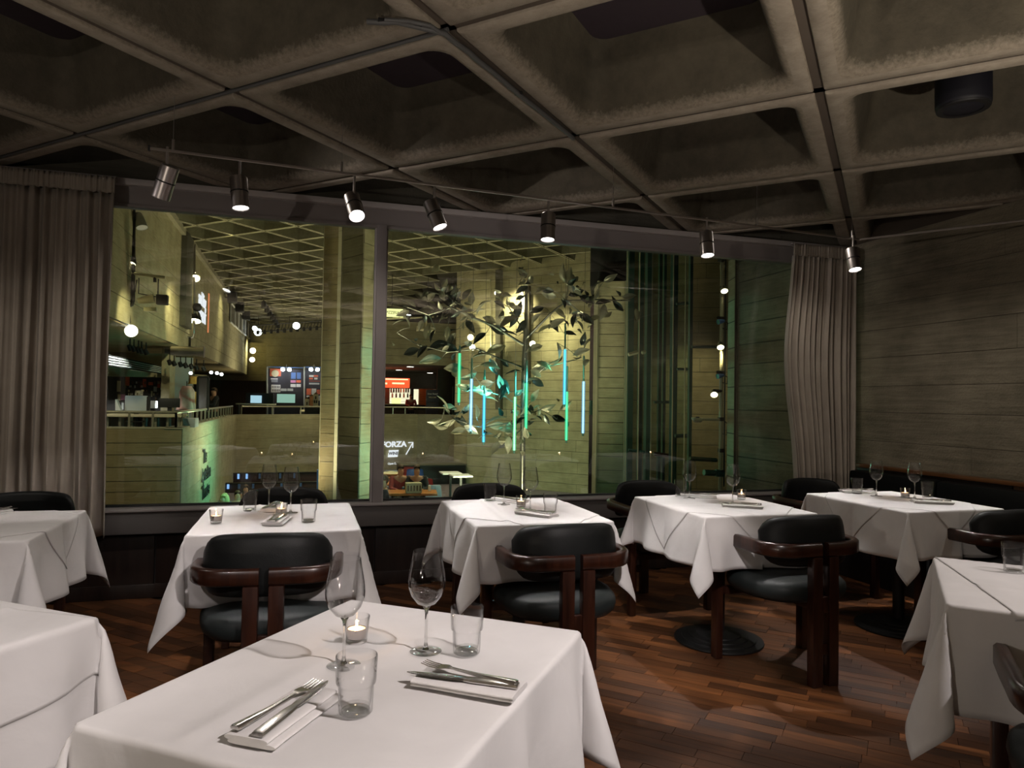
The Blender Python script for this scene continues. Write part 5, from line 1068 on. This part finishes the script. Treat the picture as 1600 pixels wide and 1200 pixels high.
bmw=prism('trim_shop_beam',[ray2(168,20.6),ray2(266,20.6),ray2(266,21.4),ray2(168,21.4)],px(220,589,20.8).z,px(220,579,20.8).z+.1,'concrete_plain'); tag(bmw,kind='structure')
tag(B('wall_shop_pillar',(px(253,560,20.4).x,20.4,-.1),(px(266,560,20.4).x,21.2,2.62),'concrete_plain'),kind='structure')
tag(B('wall_shop_back',(-16,24,-.1),(LX-.1,24.2,2.62),'concrete_brown'),kind='structure')
tag(B('wall_shop_blue',(px(264,600,21.6).x,21.6,-.1),(px(300,600,21.6).x,21.7,2.4),'grey_plastic'),kind='structure')
lv=empty('louvre_grille',px(220,569,20.0),0,'slatted ventilation louvre under the shop ceiling','grille'); o0=lv.location.copy()
for k in range(9):
    t=k/8; link('slat',tube([px(170,555+t*16,20.0)-o0,px(252,573+t*10,20.0)-o0],.022,4),'grey_plastic' if k%2 else 'black_metal',lv)
def mon(x0,y0,x1,y1,Y,label,mat,face=None):
    a,b_=px(x0,y0,Y),px(x1,y1,Y); w_=b_.x-a.x; h=a.z-b_.z; e=empty('computer_screen',(a.x+w_/2,Y,b_.z-.18),0,label,'monitor'); link('case',box_me((w_,.07,h),.01),mat,e,(0,0,.18+h/2)); link('stand',box_me((.08,.06,.2)),'black_metal',e,(0,.03,.09)); link('foot',box_me((.3,.2,.02)),'black_metal',e,(0,0,.0))
    if face: link('panel',box_me((w_*.14,.075,h*.9)),face,e,(w_*.55,0,.18+h/2))
mon(196,618,230,644,15.0,'pale grey back of a large computer screen on the shop counter','grey_plastic','black_metal')
mon(249,622,281,637,15.6,'black back of a wide computer screen on the shop counter','black_metal')
mon(234,626,244,638,16.0,'small white till screen between two larger screens','paint_white','white_lens')
wd_=empty('sign_holder',px(182,648,14.9),0,'slanted white card holder at the left end of the shop counter','card holder'); a=px(180,624,14.9); bm=bmesh.new(); pts=[px(180,624,14.9),px(181.5,624,14.9),px(188.5,641,14.9),px(188.5,645,14.9),px(180,645,14.9)]; f=[bm.verts.new(p-wd_.location) for p in pts]; g2=[bm.verts.new(p-wd_.location+Vector((0,.15,0))) for p in pts]; bm.faces.new(f); bm.faces.new(g2[::-1]); [bm.faces.new((f[i],f[(i+1)%5],g2[(i+1)%5],g2[i])) for i in range(5)]; link('card',fin(bm,'card'),'paint_white',wd_); link('foot',box_me((.14,.16,.02)),'black_metal',wd_,(.05,.08,-.0))
ct=empty('shop_counter',px(230,648,15.3),0,'pale shop counter behind the balcony railing','counter'); o0=ct.location.copy(); a,b_=px(172,648,15.3),px(290,648,15.3)
link('top',box_me((b_.x-a.x,.9,.05),.01),'poster_cream',ct,(0,0,-.01)); 
for k in range(7): link('leg',box_me((.04,.6,1.05)),'lobby_steel',ct,((k/6-.5)*(b_.x-a.x-.1),0,-.56))
for k in range(4): link('drawer_front',box_me((.26,.5,.18),.005),'grey_plastic',ct,(-.5+k*.42,.1,-.15))
def garment(x,y0,y1,w_,Y,mat,label,nm='hanging_garment'):
    a,b_=px(x,y0,Y),px(x,y1,Y); h=a.z-b_.z; e=empty(nm,b_,0,label,'garment'); bm=bmesh.new(); n=26; g=[]
    for j in range(9):
        t=j/8; row=[]
        for i in range(n):
            an=2*pi*i/n; rr_=w_/2*(1.0-.55*max(0,t-.72)/.28)*(1-.22*math.sin(pi*t)); rr_*=1+.16*math.sin(an*5+t*2)*(1-t*.5); row.append(bm.verts.new((rr_*math.cos(an),rr_*.45*math.sin(an),h*t)))
        g.append(row)
    for j in range(8):
        for i in range(n): bm.faces.new((g[j][i],g[j][(i+1)%n],g[j+1][(i+1)%n],g[j+1][i]))
    bm.faces.new(g[-1]); bm.faces.new(g[0][::-1]); link('cloth',fin(bm,'garment',True),mat,e)
    link('hanger',tube([(0,0,h),(0,0,h+.12)],.012,6),'black_metal',e)
garment(291,603,641,.44,19.0,'pink_cloth','pink blouse on a stand in the shop window area'); garment(303,588,600,.28,19.5,'yellow_cloth','yellow garment hanging on the rail behind the pink blouse'); garment(301,612,640,.30,19.9,'yellow_cloth','orange garment beside the tall mirror')
hr=empty('clothes_rail',px(308,584,19.6),0,'short rail with clothes hangers above the mirror in the shop','rail'); o0=hr.location.copy(); link('bar',tube([px(296,586,19.6)-o0,px(322,587,19.6)-o0],.02,6),'lobby_steel',hr)
for x in (296,322): q_=px(x,586.5,19.6); link('leg',tube([q_-o0,Vector((q_.x,q_.y,-.12))-o0],.018,6),'lobby_steel',hr)
for k in range(8): link('hook',tube([px(298+k*3,586,19.6)-o0,px(298+k*3,590,19.6)-o0],.012,5),'paint_white',hr)
mr=empty('standing_mirror',px(316,645,18.6),0,'tall mirror in a black frame beside the garments','mirror'); a,b_=px(309,589,18.6),px(323.5,642,18.6); w_=b_.x-a.x; h=a.z-b_.z; mr.location.z=b_.z
for s in (-1,1): link('stile',box_me((.055,.06,h)),'black_metal',mr,(s*w_/2,0,h/2))
for z in (0,h): link('rail',box_me((w_,.06,.05)),'black_metal',mr,(0,0,z))
link('mirror_glass',box_me((w_-.05,.02,h-.05)),'steel',mr,(0,.01,h/2))
for k,x in enumerate((265,272,282,290,299,307,318)):
    p=px(x,566+k*1.6,20); e=empty('shop_spotlight',p,0,ORD[k]+' small black spotlight from the left on the shop ceiling track','spotlight','small black shop spotlights'); link('can',lathe([(0,.06),(.05,.06),(.06,-.06),(0,-.06)],12),'black_metal',e,(0,0,0),(R(25),R(-20),0)); link('stem',tube([(0,0,.04),(0,0,.22)],.015,6),'black_metal',e)
for k,x in enumerate((203,209,216,221,228)):
    p=px(x,543+k*1.6,17); e=empty('shop_spotlight',p,0,ORD[k]+' small black spotlight from the curtain under the soffit edge','spotlight','small black spotlights by the soffit'); link('can',lathe([(0,.06),(.045,.06),(.055,-.06),(0,-.06)],12),'black_metal',e,(0,0,0),(R(25),R(-20),0)); link('stem',tube([(0,0,.04),(0,0,.2)],.015,6),'black_metal',e)
for k,(x,y) in enumerate(((298,583),(330,582),(339,583),(346,585))):
    lampcan('shop_lamp',px(x,y,19),['lit shop lamp above the hanging garments','first lit shop lamp right of the mirror','second lit shop lamp right of the mirror','third lit shop lamp right of the mirror'][k],(0,-1,-.5),.045,.10,'black_metal','white_lens')
spot((-4.6,19.5,2.5),(-5.2,20.6,1.2),160,100,(1,.95,.85),.6,.05,'shop_beam'); spot((-3.7,18,2.5),(-3.9,19.2,.8),220,70,(1,.93,.85),.6,.05,'shop_beam'); spot((-4.9,14.2,2.5),(-4.2,15.2,1),90,90,(1,.95,.88),.6,.05,'shop_beam')
# ---- lower lobby: tables, chairs, people ----------------------------------------------------------
def ltable(c,w_,d,label,z=LZ+.74):
    e=empty('cafe_table',(c[0],c[1],LZ),R(-8),label,'table','orange wooden cafe tables'); link('top',box_me((w_,d,.05),.006),'orange_wood',e,(0,0,.74)); 
    for sx in (-1,1): link('leg',box_me((.05,d*.7,.71)),'black_metal',e,(sx*w_*.35,0,.36)); 
    return e
def shell_me():
    bm=bmesh.new(); n=12; g=[]
    prof=[(.20,.45,.02),(.24,.45,-.15),(.25,.47,-.19),(.25,.60,-.22),(.235,.76,-.235),(.20,.79,-.238)]
    for w_,z,y in prof: g.append([bm.verts.new((w_*math.sin(-pi/2+pi*k/n),y+.10*(abs(-1+2*k/n)**2),z)) for k in range(n+1)])
    for a,b_ in zip(g,g[1:]):
        for k in range(n): bm.faces.new((a[k],a[k+1],b_[k+1],b_[k]))
    bmesh.ops.solidify(bm,geom=bm.faces[:],thickness=.012); return fin(bm,'shell',True)
shm=shell_me(); seatm=lathe([(0,.0),(.20,.0),(.215,.015),(.20,.03),(0,.03)],20,'seat')
def lchair(x,y,rz,label,mat='chair_shell'):
    e=empty('cafe_chair',(x,y,LZ),rz,label,'chair','moulded cafe chairs'); o=link('shell',shm.copy(),None,e); o.data.materials.append(MAT[mat]); o=link('seat',seatm.copy(),None,e,(0,0,.43)); o.data.materials.append(MAT['red_cloth' if mat!='red_cloth' else mat])
    for sx in (-1,1):
        for sy in (-1,1): link('leg',tube([(sx*.12,sy*.12,.43),(sx*.2,sy*.2,0)],.011,6),'paint_white',e)
t1=at(634,769,'Z',LZ+.76); t2=at(627,755.5,'Z',LZ+.76); t3=at(607,744.5,'Z',LZ+.76)
ltable((t1.x-.25,t1.y+.1),1.9,.7,'nearest orange cafe table in the lower lobby'); ltable((t2.x-.1,t2.y+.1),1.15,.7,'second orange cafe table, people sitting at it'); ltable((t3.x-.1,t3.y+.1),.9,.7,'third small orange cafe table by the mullion')
for k,(x,y,rz,l,mt) in enumerate([(604,780,8,'pale cafe chair under the near table, by the mullion','chair_shell'),(640,781,-5,'pale cafe chair in front of the near cafe table','chair_shell'),(676,778,-25,'pale cafe chair turned at the right end of the near table','chair_shell'),(663,770,180,'red-backed cafe chair behind the near cafe table','red_cloth'),(612,771,180,'dark red cafe chair at the left behind the near table','red_cloth'),(626,764,10,'pale cafe chair between the first and second tables','chair_shell'),(655,763,-15,'pale cafe chair right of the second table','chair_shell'),(638,748,180,'red cafe chair beyond the second table','red_cloth'),(613,752,0,'pale cafe chair near the third table','chair_shell'),(648,752,170,'blue-grey cafe chair beside the sitting group','blue_paint')]):
    p=at(x,y,'Z',LZ+.45); lchair(p.x,p.y,R(rz),l,mt)
sk=link('condiment_box',box_me((.34,.22,.22),.01),'poster_cream',None,at(646,762,'Z',LZ+.89)); tag(sk,'cream condiment box with dark slots on the near cafe table','box')
for k in range(5): link('slot',box_me((.03,.225,.12)),'brown_wood',sk,(-.13+k*.065,0,0))
sk=link('shaker',lathe([(0,0),(.035,0),(.03,.12),(0,.13)],12),'paint_white',None,at(671,767,'Z',LZ+.78)); tag(sk,'white shaker at the right end of the near cafe table','shaker')
sk=link('sauce_bottle',lathe([(0,0),(.035,0),(.035,.1),(.012,.15),(0,.15)],12),'poster_red',None,at(602,767,'Z',LZ+.78)); tag(sk,'red sauce bottle on the near cafe table by the mullion','bottle')
sk=link('white_dish',lathe([(0,0),(.15,.0),(.25,.06),(.2,.09),(0,.12)],20),'poster_cream',None,at(611,743,'Z',LZ+.78)); tag(sk,'cream domed dish on the third cafe table','dish')
# people -----------------------------------------------------------------------------------------------
def skin(name,verts,edges,rads,mat,parent,sub=2,roots=(0,)):
    me=bpy.data.meshes.new(name); me.from_pydata(verts,edges,[]); o=link(name,me,mat,parent); o.modifiers.new('skin','SKIN'); me=o.data
    sv=me.skin_vertices[0].data
    for i,r in enumerate(rads): sv[i].radius=(r if isinstance(r,tuple) else (r,r)); sv[i].use_root=(i in roots)
    s=o.modifiers.new('smooth','SUBSURF'); s.levels=sub; s.render_levels=sub; return o
def person(x,y,z,rz,label,shirt,hair,sit=True,skinm='skin',trousers='black_cloth',arm=None,grp=None):
    e=empty('person',(x,y,z),rz,label,'person',grp); hz=.50 if sit else .93
    A=arm or [(-.20,.0,.48),(-.24,.10,.24),(-.10,.34,.22),(.20,.0,.48),(.24,.10,.24),(.10,.34,.22)]
    V=[(0,0,hz),(0,-.01,hz+.18),(0,0,hz+.42),(0,.0,hz+.53),(0,.01,hz+.60),(0,.02,hz+.72)]+[(a,b_,hz+c) for a,b_,c in A]
    E=[(0,1),(1,2),(2,3),(3,4),(4,5),(2,6),(6,7),(7,8),(2,9),(9,10),(10,11)]
    Rr=[(.15,.11),(.14,.10),(.15,.10),.055,(.075,.085),(.07,.085),.058,.043,.03,.058,.043,.03]; n=12
    if sit: V+=[(-.10,.02,hz-.02),(-.12,.42,hz+.0),(-.12,.42,.08),(-.12,.54,.03),(.10,.02,hz-.02),(.12,.42,hz),(.12,.42,.08),(.12,.54,.03)]
    else: V+=[(-.10,0,hz-.06),(-.11,.02,.48),(-.11,0,.08),(-.11,.14,.03),(.10,0,hz-.06),(.11,.02,.48),(.11,0,.08),(.11,.14,.03)]
    E+=[(0,n),(n,n+1),(n+1,n+2),(n+2,n+3),(0,n+4),(n+4,n+5),(n+5,n+6),(n+6,n+7)]; Rr+=[.09,.065,.042,.035]*2
    skin('body',V,E,Rr,skinm,e)
    S=V[:4]+V[6:12]; S[3]=(0,0,hz+.50); S[5+1]=V[8]; 
    sv=[V[0],V[1],V[2],(0,0,hz+.49),V[6],V[7],tuple(Vector(V[7]).lerp(Vector(V[8]),.75)),V[9],V[10],tuple(Vector(V[10]).lerp(Vector(V[11]),.75))]
    skin('shirt',sv,[(0,1),(1,2),(2,3),(2,4),(4,5),(5,6),(2,7),(7,8),(8,9)],[(.165,.125),(.155,.115),(.165,.115),.07,.072,.058,.045,.072,.058,.045],shirt,e)
    tv=[V[0]]+V[n:n+3]+V[n+4:n+7]; skin('trousers',tv,[(0,1),(1,2),(2,3),(0,4),(4,5),(5,6)],[(.165,.125),.105,.08,.055,.105,.08,.055],trousers,e)
    bm=bmesh.new(); bmesh.ops.create_uvsphere(bm,u_segments=18,v_segments=12,radius=1); 
    bmesh.ops.delete(bm,geom=[v for v in bm.verts if (v.co.z<-.2 and v.co.y>-.35) or (v.co.y>.25 and v.co.z<.42) or v.co.z<-.75],context='VERTS')
    bmesh.ops.transform(bm,matrix=Matrix.Translation((0,.004,hz+.695))@Matrix.Diagonal((.080,.098,.108,1)),verts=bm.verts); link('hair',fin(bm,'hair',True),hair,e)
    for s in (-1,1): link('eye',lathe([(0,-.009),(.009,0),(0,.009)],8),'black_metal',e,(s*.028,.098,hz+.69))
    link('nose',lathe([(.012,0),(.002,.035)],8),skinm,e,(0,.10,hz+.655)); link('mouth',box_me((.04,.01,.008)),'poster_red',e,(0,.098,hz+.635)); return e
# two heads at the foot of the left pane (seated on the terrace steps)
def seat_at(x,y,drop,Y):   # place so the head centre falls on the picture point
    p=px(x,y,Y); return p.x,p.y,p.z-drop
x_,y_,z_=seat_at(349,779,1.18,18.5); person(x_,y_,LZ,R(150),'person with long blond hair sitting below the green parapet','black_cloth','hair_blond')
bpy.data.objects['person'].location.z=z_
h=bpy.data.objects['person']; bm=bmesh.new(); bmesh.ops.create_uvsphere(bm,u_segments=16,v_segments=12,radius=1); bmesh.ops.transform(bm,matrix=Matrix.Translation((0,-.05,1.10))@Matrix.Diagonal((.13,.10,.22,1)),verts=bm.verts); link('long_hair',fin(bm,'long_hair',True),'hair_blond',h)
x_,y_,z_=seat_at(371,772,1.20,19.0); pm=person(x_,y_,z_,R(200),'bearded person in a blue shirt sitting near the wine glasses in view','blue_shirt','hair_brown')
x_,y_,z_=seat_at(384,762,1.20,21.0); person(x_,y_,z_,R(170),'person in an orange top behind the one in the blue shirt','yellow_cloth','hair_brown')
for q in bpy.data.objects:
    pass
# terrace steps / benches under the left pane
for k,(y,z,Y,l) in enumerate(((741,755,24.6,'back dark wooden bench wall with blue posts in the lower lobby'),(757,780,22.2,'front dark wooden bench wall with blue posts in the lower lobby'))):
    a=px(352-(k*14),y,Y); b_=px(530,y,Y); e=empty('bench_wall',((a.x+b_.x)/2,Y,LZ),0,l,'bench'); h=a.z-LZ; link('panel',box_me((b_.x-a.x,.12,h),.01),'brown_panel',e,(0,0,h/2)); link('cap',box_me((b_.x-a.x,.2,.04),.005),'black_metal',e,(0,0,h+.02))
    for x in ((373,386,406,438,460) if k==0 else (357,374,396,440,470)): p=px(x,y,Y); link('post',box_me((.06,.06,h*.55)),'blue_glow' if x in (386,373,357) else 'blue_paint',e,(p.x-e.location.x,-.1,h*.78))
tag(B('column_blue',(px(495,760,20).x,20,LZ),(px(506,760,20).x,20.3,px(495,735,20).z),'blue_paint'),kind='structure')
for (x,y,rz,l,sh_,hr_) in [(600,757,90,'person in black sitting by the mullion in the lower lobby','black_cloth','hair_brown'),(629,741,185,'person eating at the second cafe table, facing this way','red_cloth','hair_brown'),(655,741,170,'person in dark clothes at the second cafe table','black_cloth','hair_brown')]:
    p=at(x,y,'Z',LZ+1.1); person(p.x,p.y+(.35 if rz>100 else 0),LZ,R(rz),l,sh_,hr_,grp=None)
p=px(642,624,34.6); person(p.x,34.6,-.12,R(180),'bartender in a red top standing behind the lobby bar','red_cloth','hair_brown',sit=False)
p=px(334,640,24.0); person(p.x,24.0,-.12,R(120),'person in a dark striped top beside the shop mirror','black_cloth','hair_brown',sit=False); o_=bpy.data.objects[-1]
# dark platform and white side tables in the far lower lobby
pf=empty('dark_platform',at(677,757,'Z',LZ),0,'low dark platform in the lower lobby with a slim stand','platform'); link('body',box_me((2.2,1.0,.62),.01),'black_metal',pf,(0,.5,.31)); link('top',box_me((2.26,1.06,.04),.005),'concrete_dark',pf,(0,.5,.64))
for k,(x,y) in enumerate(((704,739),(720,743))):
    p=at(x,y,'Z',LZ+.74); e=empty('white_table',(p.x,p.y,LZ),0,['left white cafe table beyond the platform','right white cafe table beyond the platform'][k],'table','white cafe tables'); link('top',box_me((.55,.6,.04),.005),'paint_white',e,(0,0,.74)); link('pedestal',box_me((.06,.06,.72)),'black_metal',e,(0,0,.36)); link('foot',box_me((.4,.4,.02)),'black_metal',e,(0,0,.01))
